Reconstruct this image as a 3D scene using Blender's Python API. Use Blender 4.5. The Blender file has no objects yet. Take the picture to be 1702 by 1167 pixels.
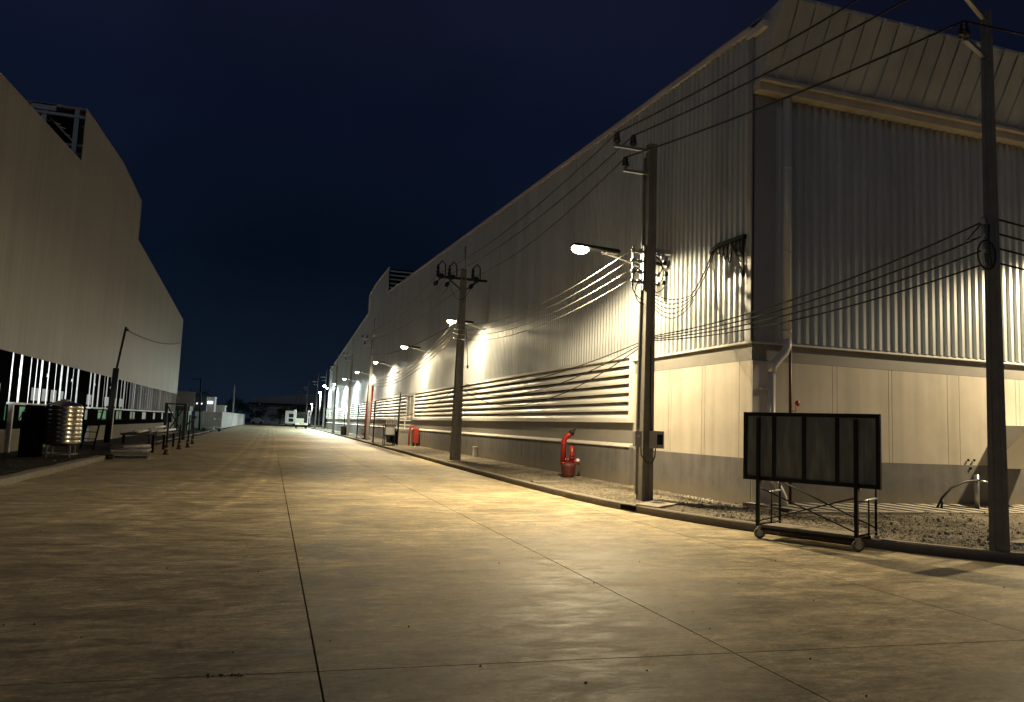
import bpy, math, random
from mathutils import Vector, Matrix, noise
random.seed(7)
S = bpy.context.scene
COL = S.collection
PI = math.pi

# ------------------------------------------------------------------ helpers
class MB:
    """collects shapes in world coordinates; build() links them as ONE mesh object"""
    def __init__(s): s.v = []; s.f = []; s.sm = []
    def face(s, pts, smooth=False):
        n = len(s.v); s.v += [tuple(p) for p in pts]; s.f.append(tuple(range(n, n+len(pts)))); s.sm.append(smooth)
    def box(s, x0, x1, y0, y1, z0, z1):
        s.hexa([(x0,y0,z0),(x1,y0,z0),(x1,y1,z0),(x0,y1,z0),(x0,y0,z1),(x1,y0,z1),(x1,y1,z1),(x0,y1,z1)])
        return s
    def hexa(s, p):
        n = len(s.v); s.v += [tuple(q) for q in p]
        for a in ((3,2,1,0),(4,5,6,7),(0,1,5,4),(1,2,6,5),(2,3,7,6),(3,0,4,7)):
            s.f.append(tuple(n+i for i in a)); s.sm.append(False)
    def obox(s, c, ax, ay, az):
        """box about c with half-axis vectors"""
        c, ax, ay, az = (Vector(q) for q in (c, ax, ay, az))
        s.hexa([c+ax*i+ay*j+az*k for k in (-1,1) for i,j in ((-1,-1),(1,-1),(1,1),(-1,1))])
        return s
    def bar(s, a, b, w, h=None, up=(0,0,1)):
        a, b = Vector(a), Vector(b); h = h or w
        d = (b-a).normalized(); u = Vector(up)
        if abs(d.dot(u)) > .98: u = Vector((1,0,0))
        x = d.cross(u).normalized(); y = x.cross(d).normalized()
        return s.obox((a+b)/2, x*w/2, y*h/2, (b-a)/2)
    def tube(s, pts, r, n=8, caps=True):
        pts = [Vector(p) for p in pts]; k = len(pts)
        rs = r if isinstance(r, (list, tuple)) else [r]*k
        base = len(s.v); t0 = (pts[1]-pts[0]).normalized()
        u = Vector((0,0,1)) if abs(t0.z) < .9 else Vector((1,0,0))
        x = t0.cross(u).normalized()
        for i, p in enumerate(pts):
            t = (pts[min(i+1,k-1)]-pts[max(i-1,0)]).normalized()
            x = (x - t*x.dot(t)).normalized(); y = t.cross(x)
            for j in range(n):
                a = 2*PI*j/n; s.v.append(tuple(p + (x*math.cos(a)+y*math.sin(a))*rs[i]))
        for i in range(k-1):
            for j in range(n):
                a = base+i*n+j; b = base+i*n+(j+1)%n
                s.f.append((a,b,b+n,a+n)); s.sm.append(True)
        if caps:
            s.f.append(tuple(base+j for j in reversed(range(n)))); s.sm.append(False)
            s.f.append(tuple(base+(k-1)*n+j for j in range(n))); s.sm.append(False)
        return s
    def lathe(s, c, prof, n=16, axis=(0,0,1)):
        """profile of (radius, height) about an axis through c"""
        c = Vector(c); q = Vector((0,0,1)).rotation_difference(Vector(axis)); base = len(s.v); k = len(prof)
        for r, h in prof:
            for j in range(n):
                a = 2*PI*j/n; s.v.append(tuple(c + q @ Vector((r*math.cos(a), r*math.sin(a), h))))
        for i in range(k-1):
            for j in range(n):
                a = base+i*n+j; b = base+i*n+(j+1)%n
                s.f.append((a,b,b+n,a+n)); s.sm.append(True)
        s.f.append(tuple(base+j for j in reversed(range(n)))); s.sm.append(False)
        s.f.append(tuple(base+(k-1)*n+j for j in range(n))); s.sm.append(False)
        return s
    def build(s, name, mat, parent=None, org=None, bevel=0):
        o0 = ORG.get(parent, Vector((0,0,0))) if parent is not None else Vector(org or (0,0,0))
        me = bpy.data.meshes.new(name)
        me.from_pydata([tuple(Vector(p)-o0) for p in s.v], [], s.f); me.validate()
        me.materials.append(mat)
        if len(me.polygons) == len(s.sm): me.polygons.foreach_set('use_smooth', s.sm)
        me.update()
        o = bpy.data.objects.new(name, me); COL.objects.link(o)
        if parent is not None: o.parent = parent
        else: o.location = o0
        ORG[o] = o0
        if bevel:
            b = o.modifiers.new('edge', 'BEVEL'); b.width = bevel; b.segments = 2; b.limit_method = 'ANGLE'
        return o
ORG = {}
def tag(o, label=None, cat=None, group=None, kind=None):
    if label: o['label'] = label
    if cat: o['category'] = cat
    if group: o['group'] = group
    if kind: o['kind'] = kind
    return o
def thing(name, loc, label, cat, group=None):
    o = bpy.data.objects.new(name, None); COL.objects.link(o); o.location = loc; o.empty_display_size = .2
    ORG[o] = Vector(loc)
    return tag(o, label, cat, group)
def copy_tree(o, parent=None):
    c = o.copy(); COL.objects.link(c)
    if parent is not None: c.parent = parent
    for ch in [q for q in ALL_KIDS(o)]: copy_tree(ch, c)
    return c
def ALL_KIDS(o): return [q for q in COL.objects if q.parent == o]
def sag(a, b, d, n=14):
    a, b = Vector(a), Vector(b)
    return [a.lerp(b, i/n) - Vector((0,0,d*4*(i/n)*(1-i/n))) for i in range(n+1)]

# ------------------------------------------------------------------ materials
def mat(name, col, rough=.6, metal=0., var=.0, scale=3., bump=0., bscale=40., col2=None, stretch=(1,1,1), spec=.5, streak=0., sheet=None, foot_tint=None):
    m = bpy.data.materials.new(name); m.use_nodes = True
    nt = m.node_tree; N = nt.nodes; L = nt.links; b = N['Principled BSDF']
    b.inputs['Roughness'].default_value = rough; b.inputs['Metallic'].default_value = metal
    b.inputs['Specular IOR Level'].default_value = spec
    c = (*col, 1)
    tc = N.new('ShaderNodeTexCoord'); mp = N.new('ShaderNodeMapping'); mp.inputs['Scale'].default_value = stretch
    L.new(tc.outputs['Object'], mp.inputs['Vector'])
    if var or col2:
        nz = N.new('ShaderNodeTexNoise'); nz.inputs['Scale'].default_value = scale; nz.inputs['Detail'].default_value = 7
        nz.inputs['Roughness'].default_value = .65
        L.new(mp.outputs[0], nz.inputs['Vector'])
        rp = N.new('ShaderNodeValToRGB'); rp.color_ramp.elements[0].position = .3; rp.color_ramp.elements[1].position = .7
        lo = col2 or tuple(q*(1-var) for q in col); hi = col if col2 else tuple(min(1, q*(1+var)) for q in col)
        rp.color_ramp.elements[0].color = (*lo, 1); rp.color_ramp.elements[1].color = (*hi, 1)
        L.new(nz.outputs['Fac'], rp.inputs[0])
        out = rp.outputs[0]
        if streak:
            m2 = N.new('ShaderNodeMapping'); m2.inputs['Scale'].default_value = (2.2, 2.2, .12); L.new(tc.outputs['Object'], m2.inputs['Vector'])
            n2 = N.new('ShaderNodeTexNoise'); n2.inputs['Scale'].default_value = 1.6; n2.inputs['Detail'].default_value = 6; L.new(m2.outputs[0], n2.inputs['Vector'])
            r2 = N.new('ShaderNodeMapRange'); r2.inputs['From Min'].default_value = .35; r2.inputs['From Max'].default_value = .7
            r2.inputs['To Min'].default_value = 1; r2.inputs['To Max'].default_value = 1-streak; L.new(n2.outputs['Fac'], r2.inputs['Value'])
            mx = N.new('ShaderNodeVectorMath'); mx.operation = 'SCALE'; L.new(out, mx.inputs[0]); L.new(r2.outputs[0], mx.inputs['Scale'])
            out = mx.outputs[0]
        if sheet:                                   # each sheet weathers a little differently
            sx = N.new('ShaderNodeSeparateXYZ'); L.new(tc.outputs['Object'], sx.inputs[0])
            dv = N.new('ShaderNodeMath'); dv.operation = 'DIVIDE'; L.new(sx.outputs[sheet[0]], dv.inputs[0]); dv.inputs[1].default_value = sheet[1]
            fl = N.new('ShaderNodeMath'); fl.operation = 'FLOOR'; L.new(dv.outputs[0], fl.inputs[0])
            wn = N.new('ShaderNodeTexWhiteNoise'); wn.noise_dimensions = '1D'; L.new(fl.outputs[0], wn.inputs['W'])
            r3 = N.new('ShaderNodeMapRange'); r3.inputs['To Min'].default_value = 1-sheet[2]; r3.inputs['To Max'].default_value = 1+sheet[2]; L.new(wn.outputs['Value'], r3.inputs['Value'])
            m3 = N.new('ShaderNodeVectorMath'); m3.operation = 'SCALE'; L.new(out, m3.inputs[0]); L.new(r3.outputs[0], m3.inputs['Scale']); out = m3.outputs[0]
        if foot_tint:                                  # second colour fading upward from the foot; dried mud on the grey plinth
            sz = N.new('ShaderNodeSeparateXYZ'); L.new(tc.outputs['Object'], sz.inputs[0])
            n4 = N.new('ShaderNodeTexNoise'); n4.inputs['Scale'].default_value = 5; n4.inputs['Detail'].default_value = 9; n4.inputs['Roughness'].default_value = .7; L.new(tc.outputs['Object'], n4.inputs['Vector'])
            d4 = N.new('ShaderNodeMath'); d4.operation = 'DIVIDE'; L.new(sz.outputs[2], d4.inputs[0]); d4.inputs[1].default_value = foot_tint[0]
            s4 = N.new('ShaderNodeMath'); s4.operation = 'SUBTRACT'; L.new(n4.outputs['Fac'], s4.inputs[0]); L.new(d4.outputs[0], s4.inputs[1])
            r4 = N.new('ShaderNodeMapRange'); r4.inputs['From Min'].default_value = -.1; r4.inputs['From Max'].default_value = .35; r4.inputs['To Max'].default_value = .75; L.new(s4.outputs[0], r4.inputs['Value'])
            m4 = N.new('ShaderNodeMix'); m4.data_type = 'RGBA'; L.new(r4.outputs[0], m4.inputs['Factor']); L.new(out, m4.inputs['A']); m4.inputs['B'].default_value = (*foot_tint[1], 1); out = m4.outputs['Result']
        L.new(out, b.inputs['Base Color'])
    else: b.inputs['Base Color'].default_value = c
    if bump:
        nb = N.new('ShaderNodeTexNoise'); nb.inputs['Scale'].default_value = bscale; nb.inputs['Detail'].default_value = 4
        L.new(mp.outputs[0], nb.inputs['Vector'])
        bp = N.new('ShaderNodeBump'); bp.inputs['Strength'].default_value = bump; bp.inputs['Distance'].default_value = .02
        L.new(nb.outputs['Fac'], bp.inputs['Height']); L.new(bp.outputs[0], b.inputs['Normal'])
    return m
def emit(name, col, st, base=(.5,.5,.5)):
    m = bpy.data.materials.new(name); m.use_nodes = True; b = m.node_tree.nodes['Principled BSDF']
    b.inputs['Base Color'].default_value = (*base, 1); b.inputs['Emission Color'].default_value = (*col, 1)
    b.inputs['Emission Strength'].default_value = st; return m

M_clad = mat('ribbed_cladding', (.46,.485,.50), .42, .15, var=.07, scale=.6, streak=.14, sheet=(1,.8,.07))
M_cladend = mat('end_ribbed_cladding', (.46,.485,.50), .42, .15, var=.07, scale=.6, streak=.16, sheet=(0,.84,.06))
M_claddark = mat('corner_flashing', (.30,.31,.33), .5, .2, var=.05)
M_trim = mat('edge_trim', (.62,.61,.58), .4, .1, var=.05)
M_left = mat('pale_sheeting', (.39,.39,.375), .55, .1, var=.05, scale=.25, streak=.14, sheet=(1,1.0,.045))
M_cream = mat('cream_precast', (.52,.47,.39), .75, var=.09, scale=1.3, bump=.12, streak=.2)
M_grey = mat('grey_paint', (.16,.152,.145), .7, var=.2, scale=2.2, bump=.15, streak=.28, foot_tint=(.75,(.20,.165,.115)))
M_white = mat('white_louvre_paint', (.72,.71,.67), .4, var=.05, scale=1)
M_band = mat('band_paint', (.23,.22,.20), .6, var=.08)
M_ledge = mat('ledge_mortar', (.52,.49,.43), .8, var=.15, scale=3, bump=.2)
M_roof = mat('roof_sheet', (.30,.30,.31), .5, .3)
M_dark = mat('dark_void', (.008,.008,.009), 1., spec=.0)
M_pole = mat('pole_concrete', (.17,.16,.14), .8, var=.18, scale=6, bump=.25, bscale=60, streak=.2)
M_steel = mat('galvanised_steel', (.42,.43,.43), .38, .8, var=.15, scale=8)
M_black = mat('black_paint', (.009,.009,.010), .55, spec=.2)
M_rubber = mat('black_rubber', (.010,.010,.010), .6)
M_ins = mat('brown_porcelain', (.035,.022,.018), .25)
M_red = mat('red_enamel', (.24,.012,.010), .36, var=.18, scale=7)
M_redd = mat('faded_red_enamel', (.42,.05,.025), .5, var=.15, scale=5)
M_maroon = mat('dark_red_paint', (.10,.012,.012), .45)
M_pvc = mat('pale_pipe_plastic', (.55,.54,.52), .35, var=.06)
M_wood = mat('deck_plywood', (.26,.22,.16), .75, var=.25, scale=4, stretch=(6,1,1))
M_darkwood = mat('dark_board', (.07,.055,.045), .8, var=.3, scale=4)
M_kerb = mat('kerb_concrete', (.30,.27,.22), .85, var=.22, scale=5, bump=.35, bscale=35)
M_kerbdark = mat('dark_foot_kerb_concrete', (.30,.27,.22), .9, var=.25, scale=5, bump=.35, bscale=35, foot_tint=(.34,(.035,.028,.02)))  # kerb concrete, darker towards the bottom
M_tank = mat('stainless_steel', (.60,.57,.50), .24, 1., var=.1, scale=4, bump=.25, bscale=7)
M_stone = mat('stone_chips', (.26,.23,.18), .85, var=.45, scale=9)
M_rubble = mat('white_rubble_mortar', (.55,.53,.48), .9, var=.2, scale=9)
M_leaf = mat('dark_leaves', (.045,.07,.03), .7, var=.4, scale=5)
M_bark = mat('bark', (.08,.06,.045), .9)
M_whitewall = mat('white_rendered_wall', (.5,.5,.5), .7, var=.04)
M_greenwall = mat('pale_green_panel', (.22,.33,.27), .5, var=.1)
M_truck = mat('white_vehicle_paint', (.72,.72,.68), .3)
M_glassdark = mat('dark_glass', (.02,.022,.024), .08)
M_shed = mat('distant_shed_cladding', (.27,.28,.31), .6, var=.06)
M_solar = mat('solar_panel', (.02,.022,.03), .15)

# road concrete: broom streaks across the road, stains, dusty tyre tracks
def road_material():
    m = bpy.data.materials.new('road_concrete'); m.use_nodes = True
    nt = m.node_tree; N = nt.nodes; L = nt.links; b = N['Principled BSDF']
    b.inputs['Specular IOR Level'].default_value = .35
    tc = N.new('ShaderNodeTexCoord')
    def noise_(scale, stretch, detail=6, rough=.6, dist=0., loc=(0,0,0)):
        mp = N.new('ShaderNodeMapping'); mp.inputs['Scale'].default_value = stretch; mp.inputs['Location'].default_value = loc
        L.new(tc.outputs['Object'], mp.inputs['Vector'])
        n = N.new('ShaderNodeTexNoise'); n.inputs['Scale'].default_value = scale; n.inputs['Detail'].default_value = detail
        n.inputs['Roughness'].default_value = rough; n.inputs['Distortion'].default_value = dist
        L.new(mp.outputs[0], n.inputs['Vector']); return n.outputs['Fac']
    def rng(src, a, b_, c, d):
        r = N.new('ShaderNodeMapRange'); r.inputs['From Min'].default_value = a; r.inputs['From Max'].default_value = b_
        r.inputs['To Min'].default_value = c; r.inputs['To Max'].default_value = d; L.new(src, r.inputs['Value']); return r.outputs[0]
    def math_(op, a, b_=None):
        n = N.new('ShaderNodeMath'); n.operation = op
        for i, q in enumerate((a, b_)):
            if q is None: continue
            if isinstance(q, (int, float)): n.inputs[i].default_value = q
            else: L.new(q, n.inputs[i])
        return n.outputs[0]
    streak = noise_(1.0, (1.5, 4.6, 1), 14, .78, .9)
    wisp = noise_(1.0, (.8, 1.9, 1), 12, .74, 1.6, (5,3,0))
    fine = noise_(1.0, (7, 19, 1), 9, .78, .6, (3,1,0))
    grain = noise_(26, (1, 1, 1), 5, .8, 0, (2,2,0))
    flake = noise_(1.5, (1, 2.2, 1), 14, .80, 1.4, (6,3,0))
    flake2 = noise_(.7, (1, 2.6, 1), 13, .76, 2.0, (1,6,0))
    patch = noise_(.42, (1, 1.4, 1), 9, .62, .9, (7,2,0))
    blot = noise_(1.9, (1, 1.8, 1), 10, .72, .6, (1,9,0))
    v = math_('MULTIPLY', rng(streak, .40, .60, .66, 1.24), rng(fine, .36, .64, .74, 1.20))
    v = math_('MULTIPLY', v, rng(wisp, .40, .60, .76, 1.16))
    v = math_('MULTIPLY', v, rng(grain, .35, .65, .76, 1.22))
    v = math_('MULTIPLY', v, rng(flake, .52, .56, 1.0, .80))
    v = math_('MULTIPLY', v, rng(flake2, .54, .58, 1.0, 1.20))
    v = math_('MULTIPLY', v, rng(patch, .34, .66, .72, 1.16))
    v = math_('MULTIPLY', v, rng(blot, .36, .60, .80, 1.10))
    # dark drips and a few oil spots
    vo = N.new('ShaderNodeTexVoronoi'); vo.inputs['Scale'].default_value = .9; vo.inputs['Randomness'].default_value = 1; L.new(tc.outputs['Object'], vo.inputs['Vector'])
    v = math_('MULTIPLY', v, rng(math_('ADD', vo.outputs['Distance'], math_('MULTIPLY', blot, .12)), .07, .16, .62, 1))
    # tyre tracks: dusty curved bands
    sx = N.new('ShaderNodeSeparateXYZ'); L.new(tc.outputs['Object'], sx.inputs[0])
    X, Y = sx.outputs[0], sx.outputs[1]
    tr = None
    for (x0, k, w) in ((.1, 264, .22), (.5, 255, .16), (-.5, 275, .3), (-1.0, 290, .2)):
        xc = math_('SUBTRACT', x0, math_('DIVIDE', k*1.0, math_('POWER', math_('MAXIMUM', Y, 4.0), 2.0)))
        d = math_('ABSOLUTE', math_('SUBTRACT', X, math_('ADD', xc, 0.0)))
        g = rng(d, 0, w, 1, 0)
        tr = g if tr is None else math_('MAXIMUM', tr, g)
    tr = math_('MULTIPLY', tr, rng(noise_(1.3, (1, .5, 1), 6, .7, 1, (4,4,0)), .4, .62, .0, 1))
    tr = math_('MULTIPLY', tr, rng(Y, 8, 14, 0, 1))
    v = math_('MULTIPLY', v, rng(tr, 0, 1, 1, 1.55))
    base = N.new('ShaderNodeVectorMath'); base.operation = 'SCALE'; base.inputs[0].default_value = (.52, .425, .265)
    L.new(v, base.inputs['Scale']); L.new(base.outputs[0], b.inputs['Base Color'])
    L.new(rng(math_('ADD', math_('MULTIPLY', streak, .5), math_('MULTIPLY', wisp, .5)), .36, .64, .38, .78), b.inputs['Roughness'])
    hb = math_('ADD', math_('MULTIPLY', streak, .6), math_('ADD', math_('MULTIPLY', fine, .3), math_('MULTIPLY', grain, .10)))
    bp = N.new('ShaderNodeBump'); bp.inputs['Strength'].default_value = .22; bp.inputs['Distance'].default_value = .018
    L.new(hb, bp.inputs['Height']); L.new(bp.outputs[0], b.inputs['Normal'])
    return m
M_road = road_material()
def gravel_material(name, a, b_, sc, bump):
    m = bpy.data.materials.new(name); m.use_nodes = True
    nt = m.node_tree; N = nt.nodes; L = nt.links; p = N['Principled BSDF']; p.inputs['Roughness'].default_value = .95
    p.inputs['Specular IOR Level'].default_value = .2
    tc = N.new('ShaderNodeTexCoord')
    vo = N.new('ShaderNodeTexVoronoi'); vo.inputs['Scale'].default_value = sc; L.new(tc.outputs['Object'], vo.inputs['Vector'])
    nz = N.new('ShaderNodeTexNoise'); nz.inputs['Scale'].default_value = 1.1; nz.inputs['Detail'].default_value = 8; L.new(tc.outputs['Object'], nz.inputs['Vector'])
    rp = N.new('ShaderNodeValToRGB'); rp.color_ramp.elements[0].position = .15; rp.color_ramp.elements[1].position = .85
    rp.color_ramp.elements[0].color = (*a,1); rp.color_ramp.elements[1].color = (*b_,1)
    sp = N.new('ShaderNodeSeparateColor'); L.new(vo.outputs['Color'], sp.inputs[0]); L.new(sp.outputs[0], rp.inputs[0])
    mx = N.new('ShaderNodeVectorMath'); mx.operation = 'SCALE'; L.new(rp.outputs[0], mx.inputs[0])
    mr = N.new('ShaderNodeMapRange'); mr.inputs['From Min'].default_value=.3; mr.inputs['From Max'].default_value=.7; mr.inputs['To Min'].default_value=.65; mr.inputs['To Max'].default_value=1.25
    L.new(nz.outputs['Fac'], mr.inputs['Value']); L.new(mr.outputs[0], mx.inputs['Scale']); L.new(mx.outputs[0], p.inputs['Base Color'])
    bp = N.new('ShaderNodeBump'); bp.inputs['Strength'].default_value = bump; bp.inputs['Distance'].default_value = .03; bp.invert = True
    L.new(vo.outputs['Distance'], bp.inputs['Height']); L.new(bp.outputs[0], p.inputs['Normal'])
    return m
M_gravel = gravel_material('crushed_gravel', (.085,.072,.05), (.28,.245,.185), 26, .9)
M_dirt = gravel_material('dark_dirt', (.02,.017,.014), (.07,.06,.045), 9, .8)
M_ground = mat('packed_earth', (.09,.08,.06), .95, var=.3, scale=.4)

# ------------------------------------------------------------------ camera (pitch, yaw and roll taken from the vanishing points)
cam = bpy.data.cameras.new('camera'); co = bpy.data.objects.new('camera', cam); COL.objects.link(co)
f = 1250.; cx, cy = 851., 583.5
d1 = Vector((450-cx, -(695-cy), -f)).normalized(); d2 = Vector((5000-cx, -(875-cy), -f)); d2 = (d2 - d1*d2.dot(d1)).normalized(); d3 = d2.cross(d1)
co.matrix_world = Matrix.Translation((0,0,1.6)) @ Matrix((d2, d1, d3)).to_4x4()
cam.sensor_width = 36; cam.lens = f*36/1702; cam.clip_end = 3000; cam.clip_start = .05
S.camera = co

# ------------------------------------------------------------------ ground, road, kerbs, verge
g = MB(); g.face([(-900,-400,-.06),(900,-400,-.06),(900,1400,-.06),(-900,1400,-.06)])
tag(g.build('ground', M_ground), kind='structure')

road = MB()
xs = [-5.15, .4, 3.4, 6.4, 12, 40]; G_ = .007
ys = [-14, -4.6, 5.12, 26, 46, 66, 86, 106, 130, 160, 200]
def slab(x0, x1, y0, y1):
    k = -.042
    a = (x0+G_, y0+G_ + k*(x0-.4)); b = (x1-G_, y0+G_ + k*(x1-.4)); c = (x1-G_, y1-G_ + k*(x1-.4)); d = (x0+G_, y1-G_ + k*(x0-.4))
    road.hexa([(*p, -.05) for p in (a,b,c,d)] + [(*p, 0) for p in (a,b,c,d)])
for i in range(5):
    for j in range(10):
        if i >= 3 and j >= 3: continue
        x1 = xs[i+1]
        if i == 2 and j >= 3: x1 = 7.3
        slab(xs[i], x1, ys[j], ys[j+1])
for j in range(10): slab(-6.6, -5.15, ys[j], ys[j+1])
tag(road.build('road', M_road), kind='structure')

KR = [(7.3,200),(7.12,120),(7.02,70),(6.85,40),(6.72,29),(6.68,21),(6.72,18),(6.85,15.6),(7.09,13.87),(7.42,12.52),(7.78,11.45),(8.17,10.6),(8.57,9.8),(9.0,9.05),(9.5,8.42),(10.05,7.92),(10.8,7.4),(12,6.9),(14,6.62),(17,6.5),(40,6.4)]
KO = [(9.2,200),(9.2,120),(9.2,70),(9.2,40),(9.2,29),(9.2,21),(9.2,18),(9.2,15.6),(9.2,13.9),(9.2,13.4),(9.22,13.05),(9.7,13),(10.2,13),(10.7,13),(11.2,13),(11.7,13),(12.2,13),(13.2,13),(15,13),(18,13),(40,13)]
def refine(P, n):
    out = []
    for i in range(len(P)-1):
        p0, p1, p2, p3 = (Vector(P[max(0,min(len(P)-1,i+k))]) for k in (-1,0,1,2))
        L_ = (p2-p1).length
        for k in range(n):
            t = k/n
            if L_ > 7: out.append(p1.lerp(p2, t)); continue
            m1 = (p2-p0)*.5; m2 = (p3-p1)*.5
            if (p1-p0).length > 7: m1 = (p2-p1)*.8
            if (p3-p2).length > 7: m2 = (p2-p1)*.8
            out.append(p1*(2*t**3-3*t**2+1)+m1*(t**3-2*t**2+t)+p2*(-2*t**3+3*t**2)+m2*(t**3-t**2))
    out.append(Vector(P[-1])); return out
RK = refine(KR, 8)
RO = []
for i in range(len(KO)-1):
    for k in range(8): RO.append(Vector(KO[i]).lerp(Vector(KO[i+1]), k/8))
RO.append(Vector(KO[-1]))
def offset(P, d):
    out = []
    for i, p in enumerate(P):
        t = (P[min(i+1,len(P)-1)]-P[max(i-1,0)]).normalized(); out.append(p + Vector((-t.y, t.x))*d)
    return out
def kerb_strip(P, w, h, name, zb=-.05, side=1, jit=.0):
    Q = offset(P, w*side); b = MB(); n = len(P); ch = offset(P, .018*side)
    sec = []
    for i in range(n):
        j = jit*noise.noise((P[i].x*1.3, P[i].y*1.3, 3))
        sec.append([(P[i].x+j, P[i].y, zb), (P[i].x+j, P[i].y, h-.018), (ch[i].x+j, ch[i].y, h+j*.3), (Q[i].x, Q[i].y, h+j*.3), (Q[i].x, Q[i].y, zb)])
    for i in range(n-1):
        for k in range(4):
            q = [sec[i][k], sec[i][k+1], sec[i+1][k+1], sec[i+1][k]]
            b.face(q if side < 0 else q[::-1])
    b.face(sec[0]); b.face(sec[-1][::-1])
    return b
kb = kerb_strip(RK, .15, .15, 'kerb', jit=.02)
tag(kb.build('kerb', M_kerbdark), kind='structure')
# verge between the kerb and the wall: lumpy crushed gravel
RI = offset(RK, .14); vg = MB(); NS = 26; rows = []
for i in range(len(RI)):
    row = []
    for k in range(NS+1):
        t = k/NS; p = RI[i].lerp(RO[i], t)
        z = .125 + (.09*t) + .05*noise.noise((p.x*.9, p.y*.9, 0))*math.sin(PI*min(1,t*1.0)) + .025*noise.noise((p.x*4, p.y*4, 5))*math.sin(PI*t)
        if p.y < 13.2 and p.x > 9: z += .05*t
        if t > .97: z += .01
        if p.x > 9.4 and p.y > 11.9: z = min(z, .19)
        row.append((p.x, p.y, z))
    rows.append(row)
for i in range(len(rows)-1):
    for k in range(NS):
        vg.face([rows[i][k], rows[i+1][k], rows[i+1][k+1], rows[i][k+1]], True)
def verge_z(x, y):
    best = min((((Vector((q[0],q[1]))-Vector((x,y))).length, q[2]) for r in rows for q in r)); return best[1]
tag(vg.build('verge', M_gravel), kind='structure')
# loose stones on the verge, thick round the corner
st = MB()
def rock(b, p, r):
    pts = []
    for a in ((1,0,0),(-1,0,0),(0,1,0),(0,-1,0),(0,0,1),(0,0,-1)):
        pts.append(Vector(p) + Vector(a)*r*random.uniform(.5,1.2) + Vector((random.uniform(-.3,.3)*r, random.uniform(-.3,.3)*r, 0)))
    for q in ((0,2,4),(2,1,4),(1,3,4),(3,0,4),(2,0,5),(1,2,5),(3,1,5),(0,3,5)): b.face([pts[i] for i in q])
idx = [i for i in range(len(rows)-1) if rows[i][0][1] < 27 and rows[i][0][0] < 17]
for n in range(15000):
    i = random.choice(idx); k = random.randrange(NS); u, v = random.random(), random.random()
    if i+1 >= len(rows): continue
    a = Vector(rows[i][k]).lerp(Vector(rows[i][k+1]), u); b_ = Vector(rows[i+1][k]).lerp(Vector(rows[i+1][k+1]), u); p = a.lerp(b_, v)
    near = p.y < 14.5
    if not near and random.random() < .55: continue
    cl = noise.noise((p.x*1.6, p.y*1.6, 8))
    if random.random() > .55 + cl: continue
    r = random.uniform(.006, .018) if random.random() < .93 else random.uniform(.02, .045)
    rock(st, p + Vector((0,0,r*.25)), r*(1 if near else .8))
tag(st.build('gravel', M_stone), 'loose stone chips strewn over the gravel verge', 'gravel', kind='stuff')
rb = MB()
for n in range(70):
    y = random.uniform(12.9, 15.6); x = 9.2 - abs(random.gauss(0,.16)) - .06
    rock(rb, (x, y, .2), random.uniform(.015, .05))
for n in range(14): rock(rb, (10.3+random.gauss(0,.25), 8.55+random.gauss(0,.12), .17), random.uniform(.015,.05))
tag(rb.build('rubble', M_rubble), 'white broken mortar rubble along the wall foot', 'rubble', kind='stuff')
# a few crumbs on the road
cr = MB()
for n in range(60):
    x, y = random.uniform(-3, 9), random.uniform(4, 13)
    if x > 6.5 and y > 9: continue
    rock(cr, (x, y, .004), random.uniform(.004, .012))
for n in range(26): rock(cr, (-.16+random.gauss(0,.055), 5.14+random.gauss(0,.014), .001), random.uniform(.005, .013))
tag(cr.build('debris', M_darkwood), 'tiny dark crumbs scattered on the concrete road', 'debris', kind='stuff')

# concrete drain strip along the end wall; skewed dark gaps stand in for shadow stripes
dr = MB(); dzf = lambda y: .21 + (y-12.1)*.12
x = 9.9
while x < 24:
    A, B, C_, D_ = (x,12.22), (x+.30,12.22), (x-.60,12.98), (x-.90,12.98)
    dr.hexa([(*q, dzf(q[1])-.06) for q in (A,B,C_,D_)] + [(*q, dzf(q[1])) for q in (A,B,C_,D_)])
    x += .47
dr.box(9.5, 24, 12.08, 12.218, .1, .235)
tag(dr.build('shadow_striped_cover', M_kerb, org=(9.6,12.1,.1)), 'long concrete drain cover with gaps shaped as shadow stripes along the foot of the end wall', 'drain cover')
dz = MB(); dz.hexa([(9.5,12.219,.1),(24,12.219,.1),(24,12.985,.1),(9.5,12.985,.1),(9.5,12.219,dzf(12.219)-.02),(24,12.219,dzf(12.219)-.02),(24,12.985,dzf(12.985)-.02),(9.5,12.985,dzf(12.985)-.02)]); tag(dz.build('shadow_stripe_bed', M_dark), kind='structure')  # black bed under the gaps, giving the shadow stripes their dark
sl = MB(); sl.hexa([(10.62,8.7,.12),(11.0,8.5,.12),(13,9.15,.12),(13,9.6,.12),(10.62,8.7,.185),(11.0,8.5,.185),(13,9.15,.185),(13,9.6,.185)])
tag(sl.build('concrete_slab', M_kerb, org=(11,8.8,.12)), 'flat pale concrete plank lying on gravel beside the corner utility pole', 'slab')
sl = MB(); sl.hexa([(7.3,13.3,.12),(8.3,14.0,.15),(8.05,14.55,.15),(7.1,13.85,.12),(7.3,13.3,.175),(8.3,14.0,.2),(8.05,14.55,.2),(7.1,13.85,.175)])
tag(sl.build('concrete_slab', M_kerb, org=(7.7,13.9,.12)), 'square concrete inspection slab on the verge below the pole with switch boxes', 'slab')
for (x0, y0, lab) in ((6.84, 19.4, 'thin wooden plank lying across the verge near the red hydrant'), (6.84, 29.6, 'thin wooden plank lying on the verge beside the insulator pole base')):
    p = MB(); p.box(x0, x0+.75, y0-.09, y0+.09, .15, .19); tag(p.build('plank', M_wood, org=(x0,y0,.15)), lab, 'plank')
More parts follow.
